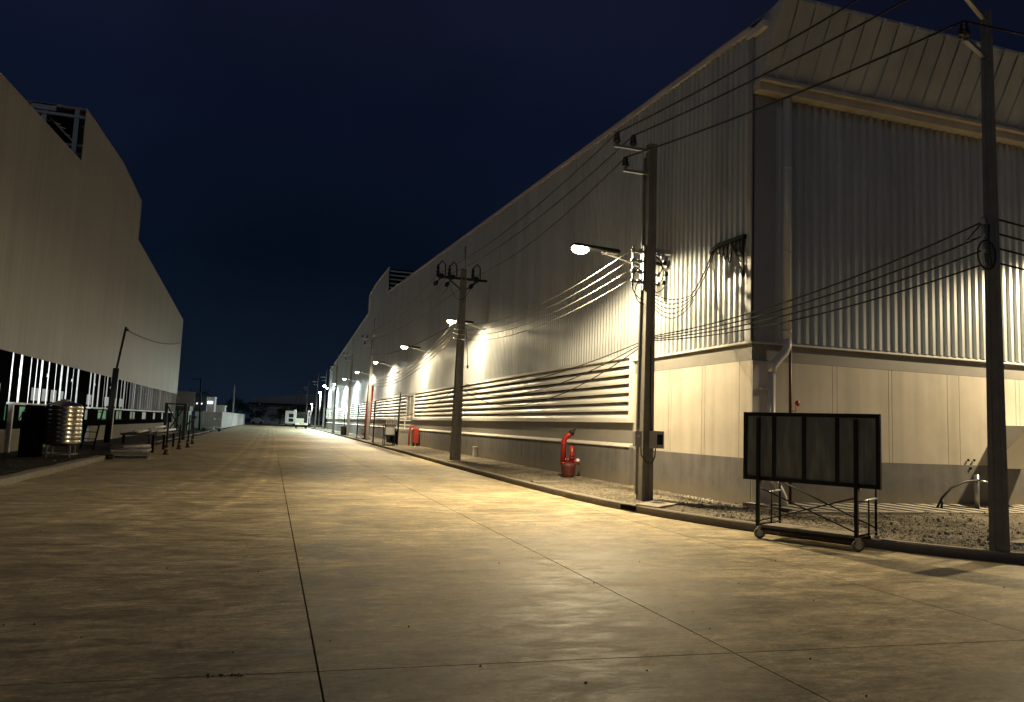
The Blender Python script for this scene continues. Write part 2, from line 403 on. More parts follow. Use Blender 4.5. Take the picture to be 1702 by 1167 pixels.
dm = MB(); dm.obox((7.03,14.05,.075), (.012,.0,0), (-.05,.22,0), (0,0,.045)); tag(dm.build('kerb_inlet', M_dark, org=(7.03,14.05,.03)), 'dark drain inlet slot in the kerb face below the switch box pole', 'drain inlet')
pp = MB(); pp.tube([(9.95,8.05,.03),(10.6,7.3,.03)], .022); tag(pp.build('plastic_pipe', M_pvc, org=(9.95,8.05,0)), 'thin white pipe lying in the gutter at the foot of the kerb', 'pipe')

# left side: dirt strip, broken kerb
lv = MB(); rows2 = []
for i in range(60):
    y = -6 + i*2.4; row = []
    for k in range(12):
        t = k/11; x = -5.28 - t*3.5
        row.append((x, y, .06 + .07*noise.noise((x*.8, y*.5, 2))*(1 if 0 < k < 11 else .3) + .02))
    rows2.append(row)
for i in range(59):
    for k in range(11): lv.face([rows2[i][k], rows2[i][k+1], rows2[i+1][k+1], rows2[i+1][k]], True)
tag(lv.build('dirt_strip', M_dirt), kind='structure')
LK = [Vector((-5.15+.05*noise.noise((i*.7,0,0)), 2+i*.55)) for i in range(49)]
tag(kerb_strip(LK, .28, .14, 'kerb', side=1, jit=.09).build('kerb', M_kerb), kind='structure')
LK = [Vector((-5.6, 44+i*2.4)) for i in range(22)]
tag(kerb_strip(LK, .2, .12, 'kerb', side=1, jit=.06).build('kerb', M_kerb), kind='structure')

# ------------------------------------------------------------------ warehouse on the right
def ribs(b, axis, a0, a1, zb, zt, off, out, pitch=.2, depth=.045, prof=(0,.40,.52,.88,1.0)):
    """trapezoid ribbed sheet along an axis; zt is a function of the coordinate; out is the outward sign"""
    pr = (0, .02, 0, 0, 0)
    pts = []; a = a0
    while a < a1-1e-6:
        for q, h in ((0,0),(.50,0),(.57,1),(.91,1),(.98,0)):
            c = a + q*pitch
            if c < a1: pts.append((c, h*depth))
        a += pitch
    pts.append((a1, 0))
    n = len(b.v)
    for c, h in pts:
        w = off + out*h
        for z in (zb, zt(c)):
            b.v.append((w, c, z) if axis == 'y' else (c, w, z))
    for i in range(len(pts)-1):
        q = (n+2*i, n+2*i+2, n+2*i+3, n+2*i+1)
        flip = (axis == 'y') == (out > 0)
        b.f.append(q if flip else q[::-1]); b.sm.append(False)
WH = thing('warehouse', (9.2,13,.2), 'long grey ribbed metal warehouse with louvred lower wall along the road', 'warehouse')
WX, WY0, WY1, RY = 9.2, 13.0, 133.0, 73.0
def rz(y): return 10.2 + 2.95*(y-WY0)/(66.4-WY0) if y < RY else 13.1 - 2.95*(y-79.6)/(WY1-79.6)
b = MB()
ribs(b, 'y', WY0, 66.4, 3.56, rz, WX, -1, depth=.054)
ribs(b, 'y', 66.4, 79.6, 3.56, lambda y: 15.35 if y < 76 else 15.35-.35*(y-76)/3.6, WX, -1, depth=.054)
ribs(b, 'y', 79.6, WY1, 3.56, rz, WX, -1, depth=.054)
b.build('side_cladding', M_clad, WH)
b = MB(); ribs(b, 'x', 9.72, 44, 3.56, lambda x: 8.75, WY0, -1, depth=.066, pitch=.21); b.build('end_cladding', M_cladend, WH)
b = MB(); b.box(9.165, 9.72, 12.955, 13.03, 3.54, 8.75); b.box(9.13, 9.2, 12.955, 13.1, 3.54, 10.2); b.build('corner_flashing', M_claddark, WH)
# roof with its edge trim and the raised ridge monitor
b = MB()
for y0, y1, z0, z1 in ((WY0-.9, 66.4, 10.35, 13.17), (79.6, WY1, 13.17, 10.2)):
    b.hexa([(9.22,y0,z0-.05),(60,y0,z0-.05),(60,y1,z1-.05),(9.22,y1,z1-.05),(9.22,y0,z0+.02),(60,y0,z0+.02),(60,y1,z1+.02),(9.22,y1,z1+.02)])
rf = b.build('roof', M_roof, WH)
b = MB()
for (ya, za), (yb, zb) in (((13.05,10.22),(66.4,13.15)),((79.6,13.15),(WY1,10.18)),((66.4,15.38),(76,15.38)),((76,15.38),(79.6,15.03))):
    b.hexa([(9.11,ya,za-.08),(9.26,ya,za-.08),(9.26,yb,zb-.08),(9.11,yb,zb-.08),(9.11,ya,za+.05),(9.26,ya,za+.05),(9.26,yb,zb+.05),(9.11,yb,zb+.05)])
b.bar((9.1,66.38,13.2),(9.1,66.38,15.4),.12); b.bar((9.1,79.62,13.0),(9.1,79.62,15.05),.12)
b.build('roof_edge_trim', M_trim, WH)
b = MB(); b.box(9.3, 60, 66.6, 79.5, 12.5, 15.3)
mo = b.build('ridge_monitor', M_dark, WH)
b = MB()
for k in range(6):
    z = 13.15 + k*.37; b.hexa([(9.3,66.35,z),(60,66.35,z),(60,66.55,z+.14),(9.3,66.55,z+.14),(9.3,66.35,z+.03),(60,66.35,z+.03),(60,66.55,z+.17),(9.3,66.55,z+.17)])
b.build('louvre', M_white, mo)
# leaning ribbed parapet over the gutter of the end wall
b = MB(); x = 9.2; pts = []
while x < 44:
    for q, h in ((0,0),(.78,0),(.82,.05),(.94,.05),(.98,0)): pts.append((x+q*.42, h))
    x += .42
for i in range(len(pts)-1):
    (xa, ha), (xb, hb) = pts[i], pts[i+1]
    b.face([(xa,12.75-ha,8.98),(xb,12.75-hb,8.98),(xb,12.0-ha*.8-(0),10.42),(xa,12.0-ha*.8,10.42)][::1])
b.face([(9.2,12.75,8.98),(9.2,12.0,10.42),(9.2,13.02,10.25),(9.2,13.02,8.98)]); b.box(9.2,44,12.0,12.2,10.38,10.45)
b.build('parapet', M_cladend, WH)
b = MB(); b.box(9.16, 44, 12.72, 13.0, 8.76, 8.97); b.box(9.16, 44, 12.62, 12.72, 8.93, 9.0); 
b.build('gutter', M_cream, WH)
# drip flashings, paint band, precast panels, plinth
b = MB()
b.hexa([(9.2,WY0,3.50),(9.12,12.92,3.50),(9.12,WY1,3.50),(9.2,WY1,3.50),(9.2,WY0,3.57),(9.12,12.92,3.52),(9.12,WY1,3.52),(9.2,WY1,3.57)])
b.hexa([(9.12,12.92,3.50),(44,12.92,3.50),(44,WY0,3.50),(9.2,WY0,3.50),(9.12,12.92,3.52),(44,12.92,3.52),(44,WY0,3.57),(9.2,WY0,3.57)])
b.build('drip_flashing', M_trim, WH)
b = MB(); b.box(9.2, 9.5, 13.0, 18.14, 3.16, 3.50); b.box(9.5, 44, 13.0, 13.3, 3.16, 3.50); b.build('paint_band', M_band, WH)
b = MB()
ysm = [13.0, 13.42, 14.72, 14.84, 16.2, 16.32, 17.45, 18.14]
for a, c in zip(ysm, ysm[1:]): b.box(9.2, 9.5, a+.006, c-.006, 1.17, 3.155)
xsm = [9.62, 11.18, 11.30, 12.65, 12.74, 14.28, 14.62, 16.3, 16.42, 18, 18.1, 20, 44]
for a, c in zip(xsm, xsm[1:]): b.box(a+.006, c-.006, 13.0, 13.3, 1.17, 3.155)
b.box(9.22, 44, 13.012, 13.3, 1.2, 3.1); b.box(9.212, 9.5, 13.012, 18.1, 1.2, 3.1)
b.build('precast_panel', M_cream, WH)
b = MB(); b.box(9.2, 9.62, 12.975, 13.02, .1, 3.15); b.build('corner_pilaster', mat('pilaster_paint', (.52,.48,.45), .7, var=.06), WH)
b = MB(); b.box(9.19, 9.5, 13.0, 18.14, 0, 1.17); b.box(9.5, 44, 12.99, 13.3, 0, 1.17); b.box(9.08, 9.5, 18.14, WY1, 0, 1.20); b.build('plinth', M_grey, WH)
b = MB(); b.box(9.2, 9.5, 18.14, WY1, 1.20, 1.86); b.build('dado', M_band, WH)
b = MB(); b.hexa([(9.05,18.14,1.20),(9.2,18.14,1.20),(9.2,WY1,1.20),(9.05,WY1,1.20),(9.05,18.14,1.225),(9.2,18.14,1.30),(9.2,WY1,1.30),(9.05,WY1,1.225)]); b.build('ledge', M_ledge, WH)
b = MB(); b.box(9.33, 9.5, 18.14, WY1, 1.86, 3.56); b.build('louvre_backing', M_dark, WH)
banks = [(18.2,50.2),(53.2,70),(70.1,95),(95.1,WY1)]
for ya, yb in banks:
    b = MB()
    for k in range(7):
        z = 1.93 + k*.245
        b.hexa([(9.10,ya,z),(9.13,ya,z-.01),(9.13,yb,z-.01),(9.10,yb,z),(9.10,ya,z+.06),(9.25,ya,z+.225),(9.25,yb,z+.225),(9.10,yb,z+.06)])
    b.box(9.08, 9.2, ya, yb, 1.86, 1.92); b.box(9.07, 9.2, ya, yb, 3.60, 3.68)
    b.box(9.07, 9.32, ya-.03, ya+.03, 1.86, 3.62); b.box(9.07, 9.32, yb-.05, yb+.06, 1.86, 3.62)
    b.build('louvre_bank', M_white, WH)
b = MB(); b.box(9.12, 9.2, 50.3, 53.1, 1.86, 3.6); d = b.build('door', M_whitewall, WH)
b = MB(); b.box(9.06, 9.12, 50.26, 50.42, 1.86, 3.66); b.box(9.06, 9.12, 52.98, 53.14, 1.86, 3.66); b.box(9.06, 9.12, 50.42, 52.98, 3.5, 3.66); b.box(9.09,9.12,51.68,51.74,1.86,3.5); b.build('frame', M_white, d)
# downpipes at the corner
b = MB(); b.tube([(9.93,12.86,8.8),(9.94,12.86,3.62)], .085, 14); b.tube([(9.94,12.86,3.62),(9.93,12.84,3.46),(9.86,12.82,3.34),(9.66,12.82,3.14),(9.57,12.82,3.04),(9.54,12.82,2.9)], .085, 14)
b.tube([(9.54,12.82,2.9),(9.54,12.82,.95),(9.56,12.80,.80),(9.66,12.72,.60),(9.72,12.68,.45),(9.73,12.68,.26)], .075, 14)
for z in (7.2, 5.4, 3.75): b.lathe((9.935,12.86,z), [(.095,0),(.095,.05)], 14)
b.box(9.36, 9.62, 12.86, 12.975, 2.56, 2.60); b.build('downpipe', M_pvc, WH)
b = MB(); b.box(9.08, 9.2, 12.5, 13.1, 10.0, 10.14); b.build('eave_end_cap', M_trim, WH)
# thin dark sprinkler riser with alarm bell
FR = thing('sprinkler_riser', (10.03,12.86,.25), 'thin dark red riser pipe standing against the end wall beside the downpipe', 'pipe')
b = MB(); b.tube([(10.03,12.88,4.45),(10.04,12.88,.3)], .03, 10); b.build('riser', M_maroon, FR)
b = MB(); b.tube([(10.04,12.88,2.16),(10.16,12.86,2.16),(10.16,12.86,2.26)], .012, 6); b.lathe((10.17,12.84,2.32), [(.0,0),(.055,.0),(.06,.02),(.02,.05)], 14, axis=(0,-1,0)); b.build('gauge', M_redd, FR)
# flared metal hood on the end wall
b = MB(); b.hexa([(15.42,12.98,1.12),(16.4,12.98,1.12),(16.4,12.96,1.12),(15.42,12.96,1.12),(15.75,12.98,2.08),(16.7,12.98,2.08),(16.7,12.25,2.08),(15.75,12.25,2.08)])
tag(b.build('vent_hood', M_trim, org=(15.4,12.9,1.1)), 'slanted sheet metal hood fixed to the end wall behind the corner utility pole', 'hood')
PB = thing('pipe_stub', (14.63,12.62,.25), 'short dark pipe post standing upright at the foot of the end wall', 'pipe')
b = MB(); b.tube([(14.63,12.62,.25),(14.63,12.62,.98)], .05, 10); b.build('post', M_steel, PB)
b = MB(); b.tube([(14.58,12.5,.86),(14.78,12.5,.84),(14.84,12.5,.81)], .02, 8); b.build('valve_handle', M_steel, PB)
b = MB(); b.tube([(13.5,12.6,.26),(13.62,12.58,.48),(13.85,12.55,.70),(14.2,12.54,.83),(14.58,12.53,.87)], .024, 8); b.tube([(13.62,12.6,.26),(13.66,12.6,.44)], .024, 8)
tag(b.build('hose', M_rubber, org=(13.5,12.6,.26)), 'black hose arching up from the ground to the pipe post', 'hose')
for x, z, lab in ((14.82,1.28,'upper small dark anchor bolt on the cream wall nearer the warehouse corner'),(14.99,1.28,'upper small dark anchor bolt on the cream wall nearer the corner pole'),(14.88,1.10,'lower small dark anchor bolt where cream and grey paint meet')):
    b = MB(); b.lathe((x,12.985,z), [(.028,0),(.028,.02)], 10, axis=(0,-1,0)); tag(b.build('anchor_bolt', M_dark, org=(x,12.985,z)), lab, 'bolt', 'anchor bolts on the end wall')

# ------------------------------------------------------------------ half-built shed on the left
LB = thing('unfinished_shed', (-8.6,10,0), 'large half-built pale metal shed with bare wall studs and a raised roof section', 'shed')
LX = -8.6
def lz(y): return 12.38 - .0475*abs(y-43.5)*1.0 if y < 43.5 else 12.33 - .064*(y-51)
b = MB()
def lzn(y): return 12.40 - .059*(36.0-y)
def lzf(y): return 12.33 - .064*(y-50.9)
ribs(b, 'y', 8, 36.0, 3.5, lzn, LX, 1, pitch=.25, depth=.007)
ribs(b, 'y', 36.0, 50.9, 3.5, lambda y: 14.80+.36*min(1,(y-36)/8.5) if y < 44.5 else 15.16-.36*(y-44.5)/6.4, LX, 1, pitch=.25, depth=.007)
ribs(b, 'y', 50.9, 77.6, 3.5, lzf, LX, 1, pitch=.25, depth=.007)
b.build('upper_cladding', M_left, LB)
b = MB()
for y0, y1, z0, z1 in ((8,36.0,lzn(8),lzn(36)),(50.9,77.6,lzf(50.9),lzf(77.6)),(36.0,44.5,14.78,15.14),(44.5,50.9,15.14,14.78)):
    b.hexa([(-60,y0,z0-.12),(-8.61,y0,z0-.12),(-8.61,y1,z1-.12),(-60,y1,z1-.12),(-60,y0,z0-.03),(-8.61,y0,z0-.03),(-8.61,y1,z1-.03),(-60,y1,z1-.03)])
b.build('roof', M_roof, LB)
b = MB(); b.box(-60, -8.7, 50.8, 50.86, 12.2, 14.7); b.build('monitor_gable', M_left, LB)
b = MB(); b.box(-60, -8.65, 77.5, 77.58, 0, 10.5); b.build('far_gable', M_left, LB)
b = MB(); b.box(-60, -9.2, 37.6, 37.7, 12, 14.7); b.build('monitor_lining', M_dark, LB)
b = MB()
for x in (-8.95, -10.2, -11.6, -13): b.box(x-.09, x+.09, 36.05, 36.2, 12.3, 14.75)
b.box(-20, -8.62, 36.02, 36.14, 14.28, 14.40); b.box(-20, -8.62, 36.9, 37.0, 13.3, 13.38); b.box(-20,-8.62,36.4,36.5,12.75,12.83)
b.bar((-10.1,36.4,14.3),(-8.95,36.4,13.2),.06); b.bar((-11.5,36.5,14.3),(-9.4,36.5,12.6),.06); b.box(-10.7,-9.75,36.0,36.05,14.45,14.72)
b.build('monitor_frame', M_steel, LB)
for x, z in ((-9.7,14.0),(-9.5,13.85),(-9.3,13.55),(-10.1,14.1),(-8.8,14.55),(-8.72,14.0)):  # short pale strips standing in for glints off the monitor frame
    b = MB(); b.obox((x,36.3,z), (.10,0,-.03), (0,.02,0), (0,0,.02))
    b.build('monitor_glint', M_trim, LB)
# studs, rail, dark panels, windows, low wall
for seg in ((30.4, 40.3), (42.4, 75.2)):
    y = seg[0]; k = 0
    while y < seg[1]:
        w = random.choice((.05,.06,.10,.14,.18)); dx = random.uniform(-.02,.02)
        b = MB(); b.box(LX-.12-w*.35+dx, LX+dx-.12, y, y+.03, 1.8, 3.55)
        if k % 4 == 1: b.box(LX-.17, LX-.10, y-.04, y-.001, 2.9, 3.02)
        b.build('stud', M_trim, LB)
        y += random.uniform(.72,1.05)*(1+(y-30)*.008); k += 1
for seg in ((30.3,40.4),(42.2,75.4)):
    b = MB(); b.box(LX-.18, LX+.06, seg[0], seg[1], 1.72, 1.80); b.build('sill_rail', M_trim, LB)
wins = [(30.0,30.7),(31.3,33.0),(34.8,37.6),(39.6,40.4),(41.4,42.3),(44.3,46.8),(49.2,51.3),(53.8,56.1),(58.6,60.8),(63.8,65.4),(68.5,70.0)]
M_wg = emit('lit_green_pane', (.20,.62,.30), .16, (.1,.2,.12)); M_wy = emit('lit_olive_pane', (.38,.52,.28), .14, (.1,.15,.1)); M_ww = emit('lit_grey_pane', (.6,.68,.64), .15, (.2,.2,.2))
b = MB(); y = 30.75
edges = [q for w in wins for q in w]
b2 = MB(); prev = 30.1
for a, c in wins[1:]:
    if a > prev: b.box(LX-.14, LX-.04, prev, a, 1.12, 1.72)
    b.box(LX-.14, LX-.04, a, c, 1.12, 1.17); b.box(LX-.14, LX-.04, a, c, 1.66, 1.72); prev = c
b.box(LX-.14, LX-.04, prev, 75.4, 1.12, 1.72); b.box(LX-.12, LX-.02, 29.5, 75.4, .86, 1.118)
b.build('dark_infill', M_dark, LB)
for i, (a, c) in enumerate(wins):
    b = MB(); b.face([(LX-.12,a,1.17),(LX-.12,c,1.17),(LX-.12,c,1.66),(LX-.12,a,1.66)])
    b.build('window_pane', M_wg if i in (0,1,5) else M_wy if i in (6,7) else M_ww, LB)
for a, c in wins[5:8]:
    b = MB(); b.box(LX-.10, LX-.06, a, c, 1.19, 1.22); b.box(LX-.10,LX-.06,(a+c)/2-.02,(a+c)/2+.02,1.17,1.66)
    b.build('window_brace', M_black, LB)
b = MB(); b.tube([(LX-.08,31.5,1.2),(LX-.08,32.2,1.6)], .02, 5); b.tube([(LX-.08,32.8,1.2),(LX-.08,32.2,1.6)], .02, 5)
b.build('window_brace', M_black, LB)
b = MB(); b.box(LX-.2, LX, 28.6, 33.2, 0, .86); b.box(LX-.2, LX, 36.8, 41.0, 0, .86); b.box(LX-.2, LX, 42.6, 76.8, 0, .86); b.box(LX-.25,LX-.06,33.2,36.8,0,.86); b.build('low_wall', mat('bare_low_wall', (.24,.22,.17), .85, var=.18, scale=1.5), LB)
for y in (30.05, 47.6):
    b = MB(); b.box(LX-.02, LX+.12, y-.07, y+.07, 0, 1.75); b.build('column', M_trim, LB)
# interior: far lit panels seen between the studs
M_inner = emit('lit_inner_window', (.62,.64,.62), .22)
for ya, yb in ((39.2,40.2),(41.0,42.0),(47.0,48.4),(49.0,50.2),(50.8,52.0),(52.6,53.6),(60,61.4),(66,67.6),(69,70.5),(72,73.5)):
    b = MB(); b.face([(-12.5,ya,2.05),(-12.5,yb,2.05),(-12.5,yb,2.75),(-12.5,ya,2.75)])
    b.build('inner_window', M_inner, LB)
b = MB(); b.box(-13, -12.6, 12, 77, 0, 10); b.build('inner_partition', M_dark, LB)
b = MB(); b.box(-60,-8.7,8,77,-.02,.04); b.build('shed_slab', M_dirt, LB)
FT = thing('fluorescent_lamp', (-10.4,27,3.0), 'white fluorescent tube lamp hung inside the half-built shed', 'lamp')
b = MB(); b.tube([(-10.4,26.4,3.0),(-10.4,27.6,3.0)], .025, 8); b.build('tube', emit('fluorescent', (.85,.95,1), 6), FT)

# ------------------------------------------------------------------ utility poles
def shaft_mb(b, h, w0=.27, w1=.18, d0=.27, d1=.18):
    """tapered H-section concrete pole about the local origin"""
    def ring(w, d, z):
        w /= 2; d /= 2; g = w*.45; r = d*.18
        return [(-w,-d,z),(-g,-d,z),(-g*.8,-d+r,z),(g*.8,-d+r,z),(g,-d,z),(w,-d,z),(w,d,z),(g,d,z),(g*.8,d-r,z),(-g*.8,d-r,z),(-g,d,z),(-w,d,z)]
    n = len(b.v); R = [ring(w0,d0,-.1), ring(w1,d1,h)]
    b.v += R[0]+R[1]
    for j in range(12): b.f.append((n+j, n+(j+1)%12, n+12+(j+1)%12, n+12+j)); b.sm.append(False)
    b.f.append(tuple(n+12+j for j in range(12))); b.sm.append(False)
def pin_insulator(b, p, h=.24):
    b.lathe(p, [(.02,-.06),(.02,.02),(.075,.02),(.085,.07),(.055,.09),(.075,.12),(.05,.16),(.06,.19),(.045,h),(.02,h+.01)], 10)
def e_pole(label, h=8.2, group='utility poles along the road'):
    P = thing('utility_pole', (0,0,0), label, 'utility pole', group)
    b = MB(); shaft_mb(b, h); b.build('shaft', M_pole, P)
    b = MB(); b.bar((0,0,h-.15),(-.92,0,h-.15),.07,.06); b.build('bracket', M_steel, P)
    b = MB(); b.bar((0,0,h-.68),(-.68,0,h-.68),.07,.06); b.build('bracket', M_steel, P)
    for x, z in ((-.86,h-.12),(-.46,h-.12),(-.64,h-.65)):
        b = MB(); pin_insulator(b, (x,0,z+.03)); b.build('insulator', M_ins, P)
    return P
# the pole with the cable rack and the switch boxes
P1 = e_pole('tall concrete utility pole with cable rack and two switch boxes beside the warehouse corner', 7.88)
P1.location = (7.76, 14.74, .18)
b = MB()
for z, y in ((5.58,.0),(5.36,0),(5.12,0),(4.9,0)):
    b.bar((-.42,.0,z-.18),(-.1,.0,z-.18),.045); b.bar((.1,.0,z-.2),(.24,0,z-.2),.04)
    b.lathe((-.40,0,z-.22), [(.035,0),(.06,.02),(.035,.05),(.06,.08),(.035,.1)], 8); b.lathe((.24,0,z-.24), [(.03,0),(.05,.02),(.03,.05),(.05,.08),(.03,.1)], 8)
    b.lathe((-.22,.02,z-.22), [(.04,0),(.06,.03),(.06,.09),(.03,.11)], 8)
b.bar((.1,.06,5.47),(.56,.06,5.47),.10,.10); b.bar((.1,.06,5.2),(.5,.06,5.2),.06); [b.lathe((.36+.07*k,.06,5.40-.1*k), [(.03,-.12),(.06,-.06),(.06,.04),(.03,.1)], 8) for k in range(3)]; b.bar((-.40,0,4.6),(-.40,0,5.5),.035); b.bar((-.13,0,4.55),(-.13,0,5.55),.05)
b.build('cable_rack', M_steel, P1)
b = MB()
def arc(c, r, a0, a1, n=14, tilt=0, ax=(1,0,0), ay=(0,0,1)):
    c, ax, ay = Vector(c), Vector(ax), Vector(ay)
    return [c + ax*r*math.cos(a0+(a1-a0)*i/n) + ay*r*1.25*math.sin(a0+(a1-a0)*i/n) for i in range(n+1)]
for r, z in ((.20,4.95),(.27,4.85),(.16,5.1)): b.tube(arc((.13,-.05,z), r, PI/2, -PI/2), .012, 6)
for r, z in ((.22,4.5),(.3,4.7)): b.tube(arc((-.14,-.05,z), r, PI/2, PI*1.5), .011, 6)
for x, z in ((.36,5.2),(.40,4.95),(.34,4.75)): b.lathe((x,-.05,z), [(.02,-.05),(.045,-.03),(.045,.03),(.02,.05)], 8)
for k in range(5): b.tube(sag((.12,-.08,4.45-.08*k),(1.0,-.12-.03*k,4.52-.03*k),.10+.05*k,8), .010, 5)
b.tube(sag((.98,-.12,4.50),(1.40,-.36,5.56),.10,8), .017, 6); b.tube(sag((.98,-.16,4.42),(1.40,-.42,5.54),.12,8), .015, 6)  # these two runs stand in for the cable shadow on the wall
b.build('jumper_cable', M_rubber, P1)  # holds the two runs standing in for the cable shadow
b = MB(); b.box(.0,.27,-.33,-.16,1.10,1.47); bx = b.build('switch_box', M_claddark, P1, bevel=.008); b = MB(); b.box(-.36,-.20,-.22,-.10,1.12,1.46); by = b.build('switch_box', M_claddark, P1, bevel=.008)
b = MB(); b.box(.10,.24,-.335,-.33,1.18,1.40); b.build('box_window', M_glassdark, bx); b = MB(); b.box(-.31,-.25,-.228,-.22,1.33,1.37); b.build('box_window', M_trim, by)
b = MB(); b.tube([(-.2,-.17,1.14),(-.19,-.18,.95),(-.08,-.19,.80),(.05,-.19,.78),(.13,-.18,.9),(.15,-.18,1.12)], .014, 8); b.tube([(.04,-.17,1.45),(.02,-.14,2.2),(.0,-.14,3.3)], .014, 6); b.build('conduit', M_rubber, P1)
b = MB(); b.bar((-.14,.14,.1),(-.11,.11,7.6),.05); b.build('earth_strip', M_steel, P1)
SHD = thing('gear_shadow', (9.15,13.9,5.7), 'dark bars and loops standing for the pole gear shadow high on the ribbed wall near its corner', 'shadow shape')  # dark shapes fixed on the wall in place of the pole gear's cast shadow
b = MB(); b.bar((9.10,14.40,5.66),(9.10,14.1,5.76),.07); b.bar((9.10,14.1,5.76),(9.10,13.12,5.74),.08); b.bar((9.10,13.2,5.74),(9.10,13.16,4.9),.04); b.build('bar', M_black, SHD)
b = MB()
for k in range(7):
    y = 14.2-.15*k; b.tube(sag((9.08,y,5.72),(9.08,y-.22,5.70),.16+.09*((k*5)%4),8), .013, 5)
for k in range(4): b.tube(sag((9.08,13.6-.05*k,5.70),(9.08,13.14,5.35-.16*k),.12,8), .012, 5)
b.build('shadow_loop', M_rubber, SHD)
# the corner pole where the lines turn
P0 = thing('utility_pole', (0,0,0), 'dark concrete utility pole standing at the kerb corner near the rolling panel frame', 'utility pole', 'utility poles along the road')
b = MB(); shaft_mb(b, 8.0, .25, .15, .17, .12); b.build('shaft', M_pole, P0).rotation_euler = (0,0,-.87)
b = MB(); b.bar((0,0,7.25),(-.52,-.1,7.40),.06,.05); b.build('bracket', M_steel, P0)
b = MB(); b.bar((0,0,7.85),(-1.15,-.25,8.32),.06,.05); b.build('bracket', M_steel, P0)
for p in ((-.58,-.12,7.42),(-1.1,-.25,8.36),(-.62,-.15,8.2)):
    b = MB(); pin_insulator(b, p); b.build('insulator', M_ins, P0)
b = MB()
for z in (4.72,4.5,4.28,4.08): b.lathe((-.17,-.02,z), [(.03,-.03),(.05,-.02),(.03,0),(.05,.02),(.03,.03)], 8)
b.bar((-.15,0,4.0),(-.15,0,4.8),.04); b.build('cable_rack', M_steel, P0)
b = MB(); b.tube(arc((-.22,-.1,4.2), .17, 0, 2*PI, 20), .012, 6); b.tube([(-.16,-.1,4.66),(-.2,-.12,4.5),(-.19,-.12,4.2),(-.12,-.1,4.05)], .014, 6)
b.tube([(-.16,0,4.72),(-.35,.1,4.45),(-.15,0,4.5)], .012, 6); b.build('jumper_cable', M_rubber, P0)
P0.location = (9.9, 8.2, .15)
# the pole with the crossarm of cut-out fuses
P2 = thing('utility_pole', (0,0,0), 'concrete utility pole carrying a crossarm of dark cut-out fuses, second along the kerb', 'utility pole', 'utility poles along the road')
b = MB(); shaft_mb(b, 8.2, .40, .22, .36, .2); b.build('shaft', M_pole, P2)
b = MB(); b.tube([(.03,0,7.9),(.03,0,9.2)], .05, 8); b.build('mast', M_steel, P2)
b = MB(); b.bar((-1.15,-.05,7.75),(1.05,-.05,7.75),.09,.1); b.bar((-.7,-.05,7.72),(0,-.05,7.2),.05); b.bar((.7,-.05,7.72),(0,-.05,7.2),.05); b.build('crossarm', M_black, P2)
for x in (-1.0, -.5, .55):
    b = MB(); b.lathe((x,-.1,7.72), [(.09,-.06),(.12,0),(.12,.10),(.07,.16)], 10); b.lathe((x-.17,-.16,7.9), [(.05,-.16),(.085,-.1),(.05,-.03),(.085,.03),(.05,.1),(.07,.2),(.03,.36)], 10)
    b.tube([(x-.14,-.14,8.25),(x+.02,-.1,8.45),(x+.16,-.08,8.3),(x+.18,-.08,7.82)], .028, 6)
    b.lathe((x-.25,-.2,7.42), [(.03,-.13),(.09,-.08),(.10,.04),(.04,.13)], 10, axis=(.5,0,.85)); b.tube([(x-.2,-.2,7.5),(x,-.1,7.72)], .025, 6)
    b.build('fuse', M_black, P2)
b = MB(); b.tube(sag((-.62,-.2,7.35),(.3,-.2,7.35),.55), .012, 5); b.tube([(-.7,-.2,7.3),(-.95,-.25,6.95)], .012, 5); b.build('jumper_cable', M_rubber, P2)
b = MB()
for k in range(4): z = 5.75-.2*k; b.bar((-.38,0,z),(.5,0,z-.03),.05,.04); b.lathe((-.30,0,z), [(.03,-.05),(.06,-.02),(.06,.02),(.03,.05)], 8)
b.build('cable_rack', M_steel, P2)
b = MB(); b.tube([(.18,-.1,5.6),(.3,-.1,4.6),(.34,-.1,4.0)], .016, 5); b.lathe((.34,-.1,3.95), [(.03,-.08),(.05,0),(.03,.08)], 8); b.tube([(.16,-.1,3.05),(.35,-.1,3.2),(.5,-.05,3.15)], .02, 5); b.build('stay_wire', M_rubber, P2)
P2.location = (7.56, 31.4, .18)
# the far poles, each with two brackets and three pin insulators
P3 = e_pole('concrete utility pole with stepped brackets standing against the tall red riser', 8.4); P3.location = (7.6, 62.5, .18)
b = MB(); b.tube([(.05,0,8.2),(.05,0,10.0)], .05, 6); b.build('mast', M_steel, P3)
far = [(7.6, 79.0, 'concrete utility pole just beyond the tall red riser, lit brown lower shaft'),
       (7.55, 97.0, 'concrete utility pole near the warehouse end, darker than the pale wall'),
       (7.9, 122., 'concrete utility pole beside the twin bright lamps at the warehouse end'),
       (7.6, 139., 'first concrete utility pole past the warehouse end, tallest of the dark row'),
       (7.0, 163., 'second concrete utility pole past the warehouse end, behind the parked trucks'),
       (6.7, 190., 'third concrete utility pole past the warehouse end, above the flatbed truck'),
       (6.6, 224., 'last concrete utility pole of the row, faint before the distant shed')]
for x, y, lab in far:
    c = copy_tree(P3); c.location = (x, y, .1); c['label'] = lab
